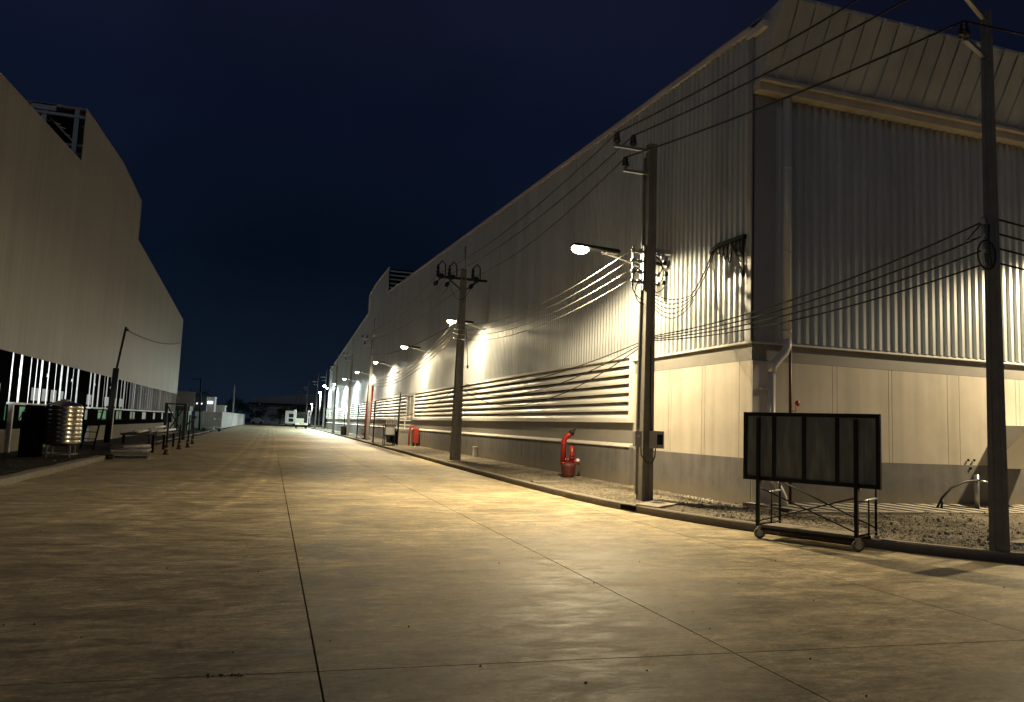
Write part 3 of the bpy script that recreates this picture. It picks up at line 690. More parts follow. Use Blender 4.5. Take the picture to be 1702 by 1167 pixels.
# ---------------------------------------------------------------- overhead wires
def wire(label, a, b_, d, r=.016, name='power_line', grp='high voltage lines', m=None):
    w = MB(); w.tube(sag(a, b_, d, 18), r, 6); return tag(w.build(name, m or M_rubber, org=a), label, 'cable', grp)
T1 = [(6.90,14.74,8.21),(7.30,14.74,8.21),(7.12,14.74,7.68)]
T0 = [(8.8,7.95,8.75),(9.28,8.05,8.6),(9.32,8.08,7.82)]
TX = [(30,6.0,8.9),(30,6.3,8.8),(30,6.5,8.2)]
nm = ['uppermost', 'middle', 'lowest']
for i in range(3):
    wire(f'{nm[i]} of the three thick black lines between the switch box pole and the corner pole', T1[i], T0[i], .10, .017)
    wire(f'{nm[i]} black line leaving the corner pole away from the road', T0[i], TX[i], .25, .017)
    wire(f'{nm[i]} of the dark lines from the switch box pole to the fuse pole', T1[i], [(6.5,31.3,8.1),(7.0,31.3,8.1),(8.1,31.3,8.1)][i], .35, .014)
    wire(f'{nm[i]} high line from the fuse pole to the riser pole', [(6.5,31.4,8.1),(7.0,31.4,8.1),(8.1,31.4,8.1)][i], [(6.74,62.5,8.7),(7.14,62.5,8.7),(6.96,62.5,8.2)][i], .5, .014)
    prev = (7.6, 62.5)
L4 = ['topmost', 'second', 'third', 'bottom']
M_alu = mat('bare_aluminium_cable', (.36,.35,.32), .5, .4)
for i in range(4):
    wire(f'{L4[i]} of four pale cables strung from the switch box pole to the fuse pole', (7.34,14.74,5.62-.22*i), (7.22,31.4,5.93-.2*i), .55, .012, 'supply_cable', 'low voltage cables', M_alu)
    wire(f'{L4[i]} of four pale cables strung from the fuse pole to the riser pole', (7.22,31.4,5.93-.2*i), (7.4,62.5,5.3-.2*i), .9, .02, 'supply_cable', 'low voltage cables', M_alu)
    wire(f'{L4[i]} of four black cables rising from the switch box pole to the corner pole', (7.86,14.66,3.72-.035*i), (9.73,8.18,4.87-.21*i), .22, .013, 'supply_cable', 'communication cables')
    wire(f'{L4[i]} of four black cables leaving the corner pole past the ribbed end wall', (9.95,8.2,4.95-.22*i), (30,7.2,4.4-.2*i), .45, .015, 'supply_cable', 'communication cables')
for i in range(3):
    wire(f'{["upper","middle","lower"][i]} of the slack black cables drooping before the louvred wall', (7.66,14.8,3.60-.05*i), (7.66,31.3,3.25-.03*i), .35+.33*i, .013, 'slack_cable', 'slack cables')
wire('slack black cable between the fuse pole and the riser pole', (7.5,31.5,3.2), (7.55,62.4,3.2), 1.2, .014, 'slack_cable', 'slack cables')
wire('single dark cable strung from the fuse pole lamp to the riser pole top', (7.5,31.4,6.15), (7.5,62.5,7.2), .5, .02, 'supply_cable', 'low voltage cables')

# ------------------------------------------------------------------ street lamps on the wall
def lamp_head(P, warm):
    """arm from the wall (local +x) and a flat head over the kerb side; local origin at the head tip"""
    b = MB(); b.tube([(1.66,0,-.62),(1.60,0,-.50),(1.48,0,-.36),(1.25,0,-.22),(.95,0,-.12),(.45,0,-.02)], .028, 8); b.box(1.60,1.72,-.07,.07,-.80,-.52); b.bar((.62,0,-.05),(.55,0,.05),.06); b.build('arm', M_steel, P)
    b = MB(); b.hexa([(-.16,-.15,.0),(.78,-.15,-.02),(.78,.15,-.02),(-.16,.15,.0),(-.14,-.14,.05),(.78,-.14,.045),(.78,.14,.045),(-.14,.14,.05)]); h = b.build('head', M_black, P)
    b = MB(); b.hexa([(.52,-.11,-.04),(.74,-.11,-.045),(.74,.11,-.045),(.52,.11,-.04),(.52,-.11,-.03),(.74,-.11,-.03),(.74,.11,-.03),(.52,.11,-.03)]); b.build('sensor_cover', M_whitewall, h)
    b = MB(); b.lathe((.02,0,-.005), [(.155,0),(.165,-.03),(.14,-.075),(.08,-.11),(.02,-.12)], 18); b.build('light_panel', warm, h)
    b = MB(); b.box(-.1,.76,-.13,.13,.052,.06); b.build('solar_cell', M_solar, h)
WARM = (1.0,.80,.48); COOL = (.84,1.0,.93)
E_warm = emit('warm_light_panel', (1,.83,.52), 60); E_mid = emit('pale_light_panel', (1,.93,.75), 60); E_cool = emit('cool_light_panel', (.9,1,.93), 70)
def light(name, loc, energy, col, wall=(1,0), size=.26):
    """one lamp head: a broad soft panel tipped to the road and its bright lens spread on the wall side"""
    l = bpy.data.lights.new(name, 'AREA'); l.shape = 'DISK'; l.size = size; l.energy = energy*1.30; l.color = col
    o = bpy.data.objects.new(name, l); COL.objects.link(o); o.location = loc; o['kind'] = 'structure'
    o.rotation_euler = Vector((wall[0]*-.20, wall[1]*-.20, -1)).to_track_quat('-Z','Y').to_euler()
    l = bpy.data.lights.new(name, 'SPOT'); l.energy = energy*(5.2 if loc[1] < 20 else 3.8); l.color = col; l.spot_size = math.radians(154); l.spot_blend = .32; l.shadow_soft_size = .10
    o = bpy.data.objects.new(name, l); COL.objects.link(o); o.location = Vector(loc)-Vector((0,0,.01)); o['kind'] = 'structure'
    o.rotation_euler = Vector((wall[0]*.36, wall[1]*.36, -1)).to_track_quat('-Z','Y').to_euler(); return o
LP = [(6.80,16.5,5.98,'warm street lamp on a curved wall arm beside the switch box pole',0),
      (7.52,33.2,6.33,'warm street lamp shining just over the pole with the fuse crossarm',0),
      (7.58,46.4,6.35,'warm street lamp on the ribbed wall above the white double door',0),
      (7.62,60.2,6.36,'street lamp on the wall just before the tall red riser',1),
      (7.62,73.6,6.36,'street lamp on the wall straight after the tall red riser',1),
      (7.62,87.0,6.36,'pale street lamp between the two poles past the riser',2),
      (7.62,100.5,6.36,'cool white street lamp on the pale stretch of the wall',2),
      (7.62,114.,6.36,'last cool white street lamp of the warehouse wall',2)]
E1 = 360
protos = {}
for x, y, z, lab, k in LP:
    if k not in protos:
        P = thing('street_lamp', (0,0,0), lab, 'street lamp', 'street lamps on the warehouse wall'); lamp_head(P, (E_warm,E_mid,E_cool)[k]); protos[k] = P
    else: P = copy_tree(protos[k])
    P['label'] = lab; P.location = (x,y,z); P.rotation_euler = (0, math.radians(2), 0)
    if y < 20: P.scale = (1.3,1.15,1.15)
    light('lamp_light', (x+.03,y,z-.17), E1*(1,.9,.9,.95,1.1,1.5,1.9,2.1)[LP.index((x,y,z,lab,k))], (WARM,WARM,WARM,(1,.86,.6),(1,.9,.7),COOL,COOL,COOL)[LP.index((x,y,z,lab,k))])
# the next lamp of the end wall, lighting the corner
P = copy_tree(protos[0]); P.location = (18.6, 11.3, 6.25); P.rotation_euler = (0,0,PI/2); P.scale = (1,1,1); P['label'] = 'warm street lamp on the end wall beyond the corner pole'
light('lamp_light', (18.6,11.3,6.06), E1*1.1, WARM, wall=(0,1))
# lamps on short posts at the far end
for x, y, z, lab in ((11.5,232,6.2,'tiny cool lamp on a post just before the distant shed'),(8.9,150,6.9,'cool white lamp on a slim post just past the warehouse end'),(8.3,128,7.2,'cool white lamp high on a post at the warehouse corner')):
    P = thing('post_lamp', (x,y,.1), lab, 'street lamp')
    b = MB(); b.tube([(x,y,.1),(x,y,z)], [.16,.09], 8); b.build('post', M_pole, P)
    b = MB(); b.lathe((x-.15,y,z), [(.05,-.12),(.24,-.08),(.26,.05),(.1,.14)], 12); b.build('lantern', E_cool, P)
    light('lamp_light', (x-.4,y-.4,z-.2), E1*2.2, COOL, wall=(0,.5))

# ------------------------------------------------------------------ rolling frame with glazed panel
CA, CB = Vector((7.43,10.64,0)), Vector((8.42,8.85,0)); U = (CB-CA).normalized(); Vv = Vector((-U.y, U.x, 0)); LEN = (CB-CA).length
if Vv.x < 0: Vv = -Vv
def cp(u, v, z): return CA + U*(u*LEN) + Vv*v + Vector((0,0,z))
CT = thing('scaffold_cart', CA+Vector((0,0,0)), 'low black scaffold trolley on castors at the kerb carrying a wide glazed panel', 'trolley')
PN = thing('glazed_panel', cp(.5,0,.95), 'wide black-framed panel of dark glass panes strapped to the scaffold trolley', 'panel')
b = MB(); z0, z1 = .95, 1.975
for (ua, ub) in ((0,0),(1,1)): b.obox(cp(ua,0,(z0+z1)/2), U*.03, Vv*.03, Vector((0,0,(z1-z0)/2+.03)))
b.obox(cp(.5,0,z0), U*(LEN/2-.031), Vv*.03, Vector((0,0,.03))); b.obox(cp(.5,0,z1), U*(LEN/2-.031), Vv*.03, Vector((0,0,.03)))
b.build('frame', M_black, PN)
for u in (.235,.47,.715):
    b = MB(); b.obox(cp(u,0,(z0+z1)/2), U*.028, Vv*.028, Vector((0,0,(z1-z0)/2-.031))); b.build('mullion', M_black, PN)
us = [0,.235,.47,.715,1]
def glass_material():
    m = bpy.data.materials.new('dusty_dark_glass'); m.use_nodes = True; nt = m.node_tree; N = nt.nodes; L = nt.links; p = N['Principled BSDF']
    p.inputs['Roughness'].default_value = .10; p.inputs['Base Color'].default_value = (.030,.034,.030,1)
    tc = N.new('ShaderNodeTexCoord'); mp = N.new('ShaderNodeMapping'); mp.inputs['Scale'].default_value = (7,7,1.2); L.new(tc.outputs['Object'], mp.inputs[0])
    n = N.new('ShaderNodeTexNoise'); n.inputs['Scale'].default_value = 1.3; n.inputs['Detail'].default_value = 6; L.new(mp.outputs[0], n.inputs['Vector'])
    r = N.new('ShaderNodeValToRGB'); r.color_ramp.elements[0].position = .45; r.color_ramp.elements[1].position = .8
    r.color_ramp.elements[0].color = (.13,.137,.137,1); r.color_ramp.elements[1].color = (.25,.265,.23,1); L.new(n.outputs['Fac'], r.inputs[0]); L.new(r.outputs[0], p.inputs['Base Color'])
    bp = N.new('ShaderNodeBump'); bp.inputs['Strength'].default_value = .12; bp.inputs['Distance'].default_value = .03; L.new(n.outputs['Fac'], bp.inputs['Height']); L.new(bp.outputs[0], p.inputs['Normal'])
    tb = N.new('ShaderNodeBsdfTransparent'); tb.inputs['Color'].default_value = (.75,.9,.72,1); ms = N.new('ShaderNodeMixShader'); ms.inputs['Fac'].default_value = .13
    L.new(p.outputs[0], ms.inputs[1]); L.new(tb.outputs[0], ms.inputs[2]); L.new(ms.outputs[0], N['Material Output'].inputs['Surface'])
    return m
M_pane = glass_material()
for a, c in zip(us, us[1:]):
    b = MB(); b.obox(cp((a+c)/2,0,(z0+z1)/2), U*((c-a)*LEN/2-.02), Vv*.006, Vector((0,0,(z1-z0)/2-.02))); b.build('pane', M_pane, PN)
for u in (.118, .855):
    b = MB(); b.obox(cp(u,-.06,1.06), U*.025, Vv*.025, Vector((0,0,.86))); b.build('post', M_black, CT)
    b = MB(); b.obox(cp(u,.03,.90), U*.035, Vv*.03, Vector((0,0,.02))); b.build('clamp', M_steel, CT)
D = .66
for u in (.118, .855):
    b = MB(); b.tube([cp(u+.02,D,.18),cp(u+.02,D,1.02)], .019, 8); b.tube([cp(u+.02,D*.52,.2),cp(u+.02,D*.52,.74)], .013, 8)
    b.tube([cp(u,0,.22),cp(u+.02,D,.24)], .016, 8); b.build('end_frame', M_black, CT)
    b = MB(); b.tube([cp(u,-.02,.705),cp(u+.02,D+.02,.745)], .02, 8); b.build('end_rail', M_steel, CT)
b = MB(); b.tube([cp(.118,0,.80),cp(.855,0,.26)], .012, 6); b.tube([cp(.118,0,.28),cp(.855,0,.78)], .012, 6); b.tube([cp(.138,D,.90),cp(.875,D,.3)], .012, 6); b.build('cross_brace', M_black, CT)
b = MB(); b.hexa([cp(.12,.03,.185),cp(.85,.03,.185),cp(.85,.50,.185),cp(.12,.50,.185),cp(.12,.03,.22),cp(.85,.03,.22),cp(.85,.50,.22),cp(.12,.50,.22)]); b.build('deck', M_wood, CT)
b = MB(); b.bar(cp(.118,0,.16),cp(.855,0,.16),.04,.045); b.bar(cp(.118,.54,.16),cp(.855,.54,.16),.04,.045); b.build('side_rail', M_black, CT)
for u, v in ((.118,0),(.855,0),(.14,D),(.875,D)):
    c = cp(u, v, .085); b = MB(); a = (U*.75+Vv*.66).normalized(); s = Vector((-a.y,a.x,0))
    b.lathe(c - s*.022, [(.055,0),(.085,.004),(.085,.04),(.055,.044)], 20, axis=s); w = b.build('castor', mat('castor_rubber', (.16,.13,.10), .7), CT)
    b = MB(); b.lathe(c - s*.026, [(.05,0),(.052,.05)], 16, axis=s); b.obox(c+Vector((0,0,.055)), a*.035, s*.032, Vector((0,0,.05))); b.build('fork', M_steel, w)

# ------------------------------------------------------------------ things along the warehouse wall
HY = thing('fire_hydrant', (8.55,21.2,.2), 'red fire hydrant with a tall elbow pipe and a short standpipe in a dark pot', 'fire hydrant')
ix = Vector((.93,-.36,0)).normalized(); hc = Vector((8.62,21.25,.17))
b = MB(); b.lathe(hc, [(.185,0),(.20,.10),(.215,.30),(.225,.40),(.19,.44),(.10,.47)], 18); b.build('base', mat('hydrant_pot', (.085,.018,.014), .55, var=.3, scale=9), HY)
b = MB(); p = hc - ix*.16; b.tube([p+Vector((0,0,.40)),p+Vector((0,0,1.08)),p+ix*.03+Vector((0,0,1.17)),p+ix*.12+Vector((0,0,1.26)),p+ix*.22+Vector((0,0,1.32))], .082, 14)
b.lathe(p+Vector((0,0,.42)), [(.11,0),(.11,.04)], 14); b.lathe(p+Vector((0,0,1.0)), [(.095,0),(.095,.03)], 14); b.build('elbow_pipe', M_red, HY)
b = MB(); b.lathe(p+ix*.20+Vector((0,0,1.31)), [(.09,0),(.095,.06),(.03,.16),(.02,.22)], 12, axis=(.6,-.2,.75)); b.build('cap', M_black, HY)
b = MB(); q = hc + ix*.10; b.tube([q+Vector((0,0,.42)),q+Vector((0,0,.98))], .065, 14); b.lathe(q+Vector((0,0,.66)), [(.11,0),(.11,.03)], 14); b.lathe(q+Vector((0,0,.58)), [(.11,0),(.11,.03)], 14)
b.tube([q-ix*.02+Vector((0,0,.52)), q-ix*.18+Vector((0,0,.56))], .05, 10); b.tube([q+Vector((0,0,.50)), q+ix*.18+Vector((0,0,.50)), q+ix*.2+Vector((0,0,.40))], .05, 10); b.build('standpipe', M_red, HY)
b = MB(); b.lathe(q+ix*.14+Vector((0,0,.52)), [(.06,0),(.06,.06),(.03,.1)], 12, axis=ix); b.build('outlet', M_trim, HY)
b = MB(); b.lathe(q-ix*.18+Vector((0,0,.55)), [(.05,0),(.05,.05)], 10, axis=-ix); b.build('outlet', M_trim, HY)
b = MB(); b.bar(q+Vector((0,0,1.0))-ix*.10, q+Vector((0,0,1.04))+ix*.02, .05); b.lathe(q+Vector((0,0,.97)), [(.07,0),(.05,.05),(.02,.09)], 12); b.build('valve_handle', M_black, HY)
b = MB(); b.box(8.9,9.06,33.35,33.6,.22,.62); b.box(8.88,9.06,33.32,33.63,.62,.68); tag(b.build('pipe_marker', M_pvc, org=(8.98,33.5,.22), bevel=.01), 'small white stub box standing at the grey plinth beyond the fuse pole', 'marker')
RC = thing('hose_cabinet', (8.75,47.6,.2), 'red fire hose cabinet on legs against the grey plinth', 'fire cabinet')
b = MB(); b.box(8.66,8.98,47.3,47.8,.38,1.34); b.build('body', M_redd, RC, bevel=.03)
b = MB(); b.box(8.645,8.66,47.36,47.74,.48,1.26); b.build('door', M_red, RC)
for x, y in ((8.70,47.34),(8.94,47.34),(8.70,47.76),(8.94,47.76)):
    b = MB(); b.box(x-.03,x+.03,y-.03,y+.03,.15,.38); b.build('leg', M_black, RC)
b = MB(); b.tube([(8.55,48.35,.2),(8.55,48.35,1.2),(8.65,48.3,1.42),(8.8,48.2,1.46)], .06, 8); b.build('riser', M_redd, RC)
LD = thing('landing', (8.6,53.4,.2), 'grey concrete landing with a dark opening and white railing below the white door', 'landing')
b = MB(); b.box(8.2,9.08,50.6,50.75,.1,1.05); b.box(8.2,9.08,56.0,56.2,.1,1.05); b.box(8.15,9.08,50.55,56.25,1.05,1.2); b.build('slab', M_band, LD)
b = MB(); b.box(8.5,8.52,50.76,55.99,.12,1.04); b.build('opening', M_dark, LD)
b = MB()
for z in (1.5,1.8,2.05): b.bar((8.2,50.6,z),(8.2,56.2,z),.05); b.bar((8.2,50.6,z),(9.0,50.6,z),.05)
for k in range(8): b.bar((8.2,50.6+.8*k,1.2),(8.2,50.6+.8*k,2.08),.05)
b.bar((8.6,50.6,1.2),(8.6,50.6,2.08),.05); b.build('railing', M_white, LD)
CG = thing('framed_stand', (7.35,48.6,.15), 'dark framed glass-topped stand on the verge before the white railing', 'stand')
b = MB()
for x, y in ((6.98,48.3),(7.62,48.3),(6.98,49.0),(7.62,49.0)): b.bar((x,y,.15),(x,y,1.48),.05)
for z in (.17,.80,1.46):
    for a, c in (((6.98,48.3),(7.62,48.3)),((7.62,48.3),(7.62,49.0)),((7.62,49.0),(6.98,49.0)),((6.98,49.0),(6.98,48.3))): b.bar((*a,z),(*c,z),.05)
b.bar((6.98,48.3,.8),(7.62,48.3,.2),.03); b.build('frame', M_black, CG)
b = MB(); b.box(7.01,7.59,48.32,48.34,.84,1.42); b.build('screen', M_claddark, CG)
def thin_post(x, y, h, lab, box=False, lean=0):
    P = thing('thin_post', (x,y,.15), lab, 'post', 'thin dark posts on the verge')
    b = MB(); b.tube([(x,y,.12),(x+lean,y,h)], .05, 8); b.build('post', M_black, P)
    b = MB()
    if box: b.box(x-.3,x+.3,y-.25,y+.25,.15,1.05)
    else: b.lathe((x,y,.12), [(.12,0),(.12,.05),(.06,.08)], 8)
    b.build('junction_box' if box else 'foot', M_black, P)
thin_post(7.95, 49.3, 3.6, 'slim dark post with a thin tip beside the framed stand', lean=.05)
thin_post(7.25, 56.0, 3.15, 'thick dark post standing close in front of the red riser')
thin_post(7.2, 66.5, 3.0, 'plain dark post between the red riser and the next pole')
thin_post(7.35, 80.5, 3.1, 'dark post with a black box at its foot beyond the riser', True)
thin_post(7.6, 99.0, 3.3, 'plain dark post by the pale end of the warehouse wall')
RR = thing('red_riser', (8.3,66,.15), 'tall thick red fire riser pipe with a valve wheel at its foot', 'riser pipe')
b = MB(); b.tube([(7.95,66,.6),(8.12,66,4.85)], .26, 14); b.lathe((7.95,66,.6), [(.36,0),(.36,.08)], 14); b.lathe((7.99,66,1.7), [(.33,0),(.33,.07)], 14); b.build('pipe', M_redd, RR)
b = MB(); b.lathe((7.94,66,.12), [(.34,0),(.34,.1),(.22,.14),(.22,.48)], 14); b.build('base', M_maroon, RR)
b = MB(); b.tube(arc((7.5,65.8,.62), .22, 0, 2*PI, 18), .035, 6); b.bar((7.3,65.8,.62),(7.7,65.8,.62),.04); b.bar((7.5,65.8,.4),(7.5,65.8,.84),.04); b.bar((7.5,65.8,.62),(7.9,66,.5),.06); b.build('valve_wheel', M_steel, RR)

# ------------------------------------------------------------------ things along the left side
TK = thing('water_tank', (-6.35,27.6,.1), 'shiny ribbed stainless steel water tank on a low stand before the shed', 'tank')
prof = []
for k in range(9):
    z = .42 + k*.138; prof += [(.515,z),(.527,z+.03),(.527,z+.095),(.515,z+.125)]
b = MB(); b.lathe((-6.35,27.6,.1), [(.30,.34),(.5,.40)]+prof+[(.48,1.68),(.2,1.78),(.12,1.8)], 36); b.build('vessel', M_tank, TK)
b = MB(); b.lathe((-6.35,27.6,1.88), [(.14,0),(.14,.05),(.02,.07)], 14); b.build('lid', M_steel, TK)
for k in range(4):
    a = PI/4 + k*PI/2; p = Vector((-6.35+.46*math.cos(a), 27.6+.46*math.sin(a), .08)); b = MB(); b.bar(p, p+Vector((0,0,.6)), .05); b.build('leg', M_steel, TK)
b = MB(); b.tube(arc((-6.35,27.6,.2), .46, 0, 2*PI, 24, ax=(1,0,0), ay=(0,.8,0)), .02, 6); b.build('ring', M_steel, TK)
b = MB(); b.hexa([(-7.92,29.0,1.05),(-7.42,29.05,1.02),(-7.40,29.15,.1),(-7.55,29.1,.1),(-7.92,29.05,1.05),(-7.42,29.1,1.02),(-7.40,29.2,.1),(-7.55,29.15,.1)])
tag(b.build('board', mat('worn_board', (.16,.13,.10), .8, var=.3, scale=3), org=(-7.6,29.1,.1)), 'tapered brown board leaning against the low wall beside the water tank', 'board')
b = MB(); b.box(-7.5,-6.98,27.4,28.1,.08,1.5); b.box(-7.45,-7.0,27.5,28.0,1.5,1.72)
tag(b.build('crate', M_dark, org=(-7.2,27.7,.08), bevel=.03), 'tall black wrapped crate beside the stainless water tank', 'crate')
LA = thing('step_ladder', (-6.5,33,.1), 'short dark step ladder leaning by the shed wall', 'ladder')
b = MB(); b.bar((-7.0,33.2,.05),(-6.9,34.2,1.7),.05); b.bar((-6.5,33.0,.05),(-6.45,34.0,1.7),.05); b.build('rail', M_dark, LA)
for k in range(6):
    t = .12+k*.16; b = MB(); b.bar(Vector((-7.0,33.2,.05)).lerp(Vector((-6.9,34.2,1.7)),t), Vector((-6.5,33.0,.05)).lerp(Vector((-6.45,34.0,1.7)),t), .05, .03); b.build('rung', M_dark, LA)
LPo = thing('slanted_pole', (-7.6,41.6,.05), 'thin leaning dark pole with one cable in front of the shed', 'pole')
b = MB(); b.tube([(-7.62,41.6,0),(-7.42,41.2,3.75)], .14, 8); b.build('stub', M_black, LPo)
b = MB(); b.tube([(-7.44,41.2,3.4),(-7.22,41.6,5.85)], .055, 8); b.build('shaft', M_black, LPo)
b = MB(); b.lathe((-7.14,41.6,5.72), [(.04,-.06),(.06,0),(.03,.06)], 8); b.build('insulator', M_ins, LPo)
w = MB(); w.tube(sag((-7.2,41.6,5.72),(-8.55,76.0,8.25),.35,20), .03, 5); tag(w.build('power_line', M_rubber, org=(-7.2,41.6,5.72)), 'single dark cable running from the leaning pole along the pale shed', 'cable')
SS = thing('sheet_stack', (-4.6,29.4,0), 'untidy stack of pale metal sheets and frames lying on the road edge', 'stack')
for k in range(7):
    a = random.uniform(-.12,.12); c = Vector((-4.55+random.uniform(-.1,.12), 29.3+random.uniform(-.2,.3), .025+k*.045)); d = Vector((math.cos(a+.1),math.sin(a+.1),0)); e = Vector((-d.y,d.x,0))
    b = MB(); hl, hw = random.uniform(.42,.6), random.uniform(.7,.95); b.obox(c, d*hl, e*hw, Vector((0,0,.011))); 
    b.obox(c+d*hl, d*.02, e*hw, Vector((0,0,.02))); b.build('sheet', (M_trim, M_steel, M_cream)[k%3], SS)
b = MB(); b.obox((-4.75,29.6,.44),(.5,.05,.06),(-.05,.6,.05),(0,0,.012)); b.build('top_board', M_darkwood, SS)
b = MB(); b.tube([(-4.75,28.9,.42),(-3.95,29.2,.46)], .05, 10); b.tube([(-4.7,29.1,.43),(-4.0,29.4,.47)], .045, 10); b.build('tube_bundle', M_pvc, SS)
WB = thing('work_trestle', (-4.9,37.5,0), 'long dark trestle table loaded with pale pipes and profiles', 'trestle')
b = MB(); b.box(-5.7,-4.35,33.6,41,.70,.77); b.build('table_top', M_darkwood, WB)
for x, y in ((-5.6,33.9),(-4.5,33.9),(-5.6,40.7),(-4.5,40.7),(-4.5,37.2)):
    b = MB(); b.box(x-.05,x+.05,y-.05,y+.05,0,.70); b.build('leg', M_black, WB)
for k, (x, y0, y1, z, r, m) in enumerate(((-5.3,34.2,38,.83,.06,M_pvc),(-5.1,33.8,37.2,.82,.05,M_pvc),(-4.85,35.5,40.6,.82,.05,M_trim),(-4.65,36,41.4,.83,.06,M_pvc),(-5.0,37.5,42,.95,.05,M_trim))):
    b = MB(); b.tube([(x,y0,z),(x+random.uniform(-.2,.2),y1,z+.02)], r, 8); lab = ['thick pale pipe laid at the shed side of the trestle table','second pale pipe on the trestle table, starting at its near edge','pale metal tube in the middle of the trestle table','pale pipe laid along the road edge of the trestle table','pale metal tube resting on top of the other trestle pipes'][k]
    tag(b.build('pipe', m, org=(x,y0,z)), lab, 'pipe', 'pipes on the trestle table')
for x, y, h, lab in ((-3.85,32.7,1.28,'dark barrier post in a fat red and white foot, standing farthest into the road'),(-3.95,38.1,1.15,'slim dark barrier post in front of the trestle table'),(-3.8,40.4,1.6,'tallest dark barrier post at the end of the trestle table'),(-4.05,45.5,.95,'short dark barrier post beyond the trestle table')):
    P = thing('barrier_post', (x,y,0), lab, 'post', 'barrier posts along the work area')
    b = MB(); b.tube([(x,y,.3),(x,y,h)], .035, 8); b.build('pole', M_black, P)
    b = MB(); b.lathe((x,y,0), [(.12,0),(.12,.04),(.08,.06),(.075,.36),(.03,.40)], 14); b.build('foot', mat('dusty_red_foot', (.06,.015,.012), .7), P)
    b = MB(); b.lathe((x,y,.2), [(.083,0),(.083,.07)], 14); b.build('band', M_band, P)
GF = thing('steel_gate_frame', (-5.2,52,0), 'dark upright steel frame with diagonal braces beyond the trestle table', 'frame')
b = MB()
for x in (-6.3,-5.2): b.box(x-.09,x+.09,51.9,52.1,0,2.3)
b.bar((-6.3,52,.2),(-5.2,52,2.2),.07); b.bar((-6.3,52,2.2),(-5.2,52,.3),.07); b.bar((-6.3,52,2.25),(-5.2,52,2.25),.08); b.bar((-5.2,52,.8),(-4.6,53,1.5),.08); b.build('frame', M_black, GF)
# site cabins, booths and the white fence
GB = thing('site_booth', (-9.2,80,0), 'pale green glazed site booth just past the half-built shed', 'booth')
b = MB(); b.box(-9.6,-7.7,80,83,0,2.0); b.build('body', M_greenwall, GB)
b = MB(); b.box(-9.7,-7.6,79.9,83.1,2.0,2.45); b.build('roof', mat('dark_green_fascia', (.02,.05,.035), .5), GB)
for x in (-9.55,-8.65,-7.75):
    b = MB(); b.box(x-.06,x+.06,79.9,79.98,0,2.0); b.build('post', M_black, GB)
b = MB(); b.box(-10,-7.6,84,84.2,2.4,4.0); tag(b.build('hoarding', mat('grey_hoarding', (.20,.21,.22), .7), org=(-9,84,0)), 'plain grey hoarding panel rising behind the green booth', 'hoarding')
GC = thing('glass_booth', (-7.0,90,0), 'second pale booth with dark upper boards and two small lights', 'booth')
b = MB(); b.box(-7.6,-6.0,90,92.5,0,2.0); b.build('body', M_greenwall, GC)
b = MB(); b.box(-8.6,-7.1,92.6,94,2.0,3.75); b.build('upper_board', mat('blue_grey_board', (.035,.04,.05), .6), GC)
for x in (-8.1,-7.6):
    b = MB(); b.box(x-.07,x+.07,92.5,92.6,2.85,3.0); b.build('light_spot', emit('small_white_light', (.9,.95,1), 1.5), GC)
CW = thing('lit_cabin', (-7.6,97,0), 'bright white lit cabin with a glowing strip along its top', 'cabin')
b = MB(); b.box(-8.6,-6.55,97,100,0,3.75); b.build('body', M_whitewall, CW)
b = MB(); b.box(-8.5,-6.75,96.93,96.998,3.05,3.3); b.build('light_strip', emit('cabin_light_strip', (.82,.88,1), 3.0), CW)
b = MB(); b.box(-8.65,-6.5,96.9,100.1,3.75,3.85); b.build('roof', M_trim, CW)
b = MB(); b.box(-7.9,-7.0,96.97,96.998,0,2.3); b.build('door', M_cream, CW)
PC = thing('mesh_trolley', (-5.6,84,0), 'grey framed sheet trolley parked by the white fence end', 'trolley')
b = MB(); b.box(-6.6,-4.9,84,84.06,.5,1.25); b.box(-6.6,-4.9,84,84.06,1.33,2.0); b.build('panel', M_claddark, PC)
b = MB(); b.box(-6.66,-6.6,83.95,84.1,.2,2.1); b.box(-4.9,-4.82,83.95,84.1,.2,2.35); b.box(-6.66,-4.82,83.95,84.1,.35,.45); b.build('frame', M_steel, PC)
for x in (-6.5,-5.0):
    b = MB(); b.lathe((x,83.96,.17), [(.08,-.04),(.17,-.03),(.17,.03),(.08,.04)], 14, axis=(0,1,0)); b.build('wheel', M_rubber, PC)
FN = thing('sheet_fence', (-5.6,100,0), 'long white corrugated sheet fence along the far road edge', 'fence')
b = MB()
fx = lambda y: -5.75 + (y-98)*.009
y = 98
while y < 165:
    b.hexa([(fx(y),y,.1),(fx(y)+.05,y+.13,.1),(fx(y)-.02,y+.13,.1),(fx(y)-.07,y,.1),(fx(y),y,2.15),(fx(y)+.05,y+.13,2.15),(fx(y)-.02,y+.13,2.15),(fx(y)-.07,y,2.15)]); y += .13
    b.hexa([(fx(y)+.05,y,.1),(fx(y),y+.13,.1),(fx(y)-.07,y+.13,.1),(fx(y)-.02,y,.1),(fx(y)+.05,y,2.15),(fx(y),y+.13,2.15),(fx(y)-.07,y+.13,2.15),(fx(y)-.02,y,2.15)]); y += .13
b.build('sheet', M_whitewall, FN)
for k in range(10):
    y = 99+k*7; b = MB(); b.box(fx(y)-.2,fx(y)-.1,y,y+.1,0,2.2); b.build('post', M_steel, FN)
WH2 = thing('white_shed', (-7,112,0), 'small white flat-roofed shed showing above the white fence', 'shed')
b = MB(); b.box(-8.1,-6.2,112,116,0,2.95); b.build('wall', M_whitewall, WH2)
b = MB(); b.box(-8.3,-6.1,111.8,116.2,2.95,3.1); b.build('roof', M_trim, WH2)
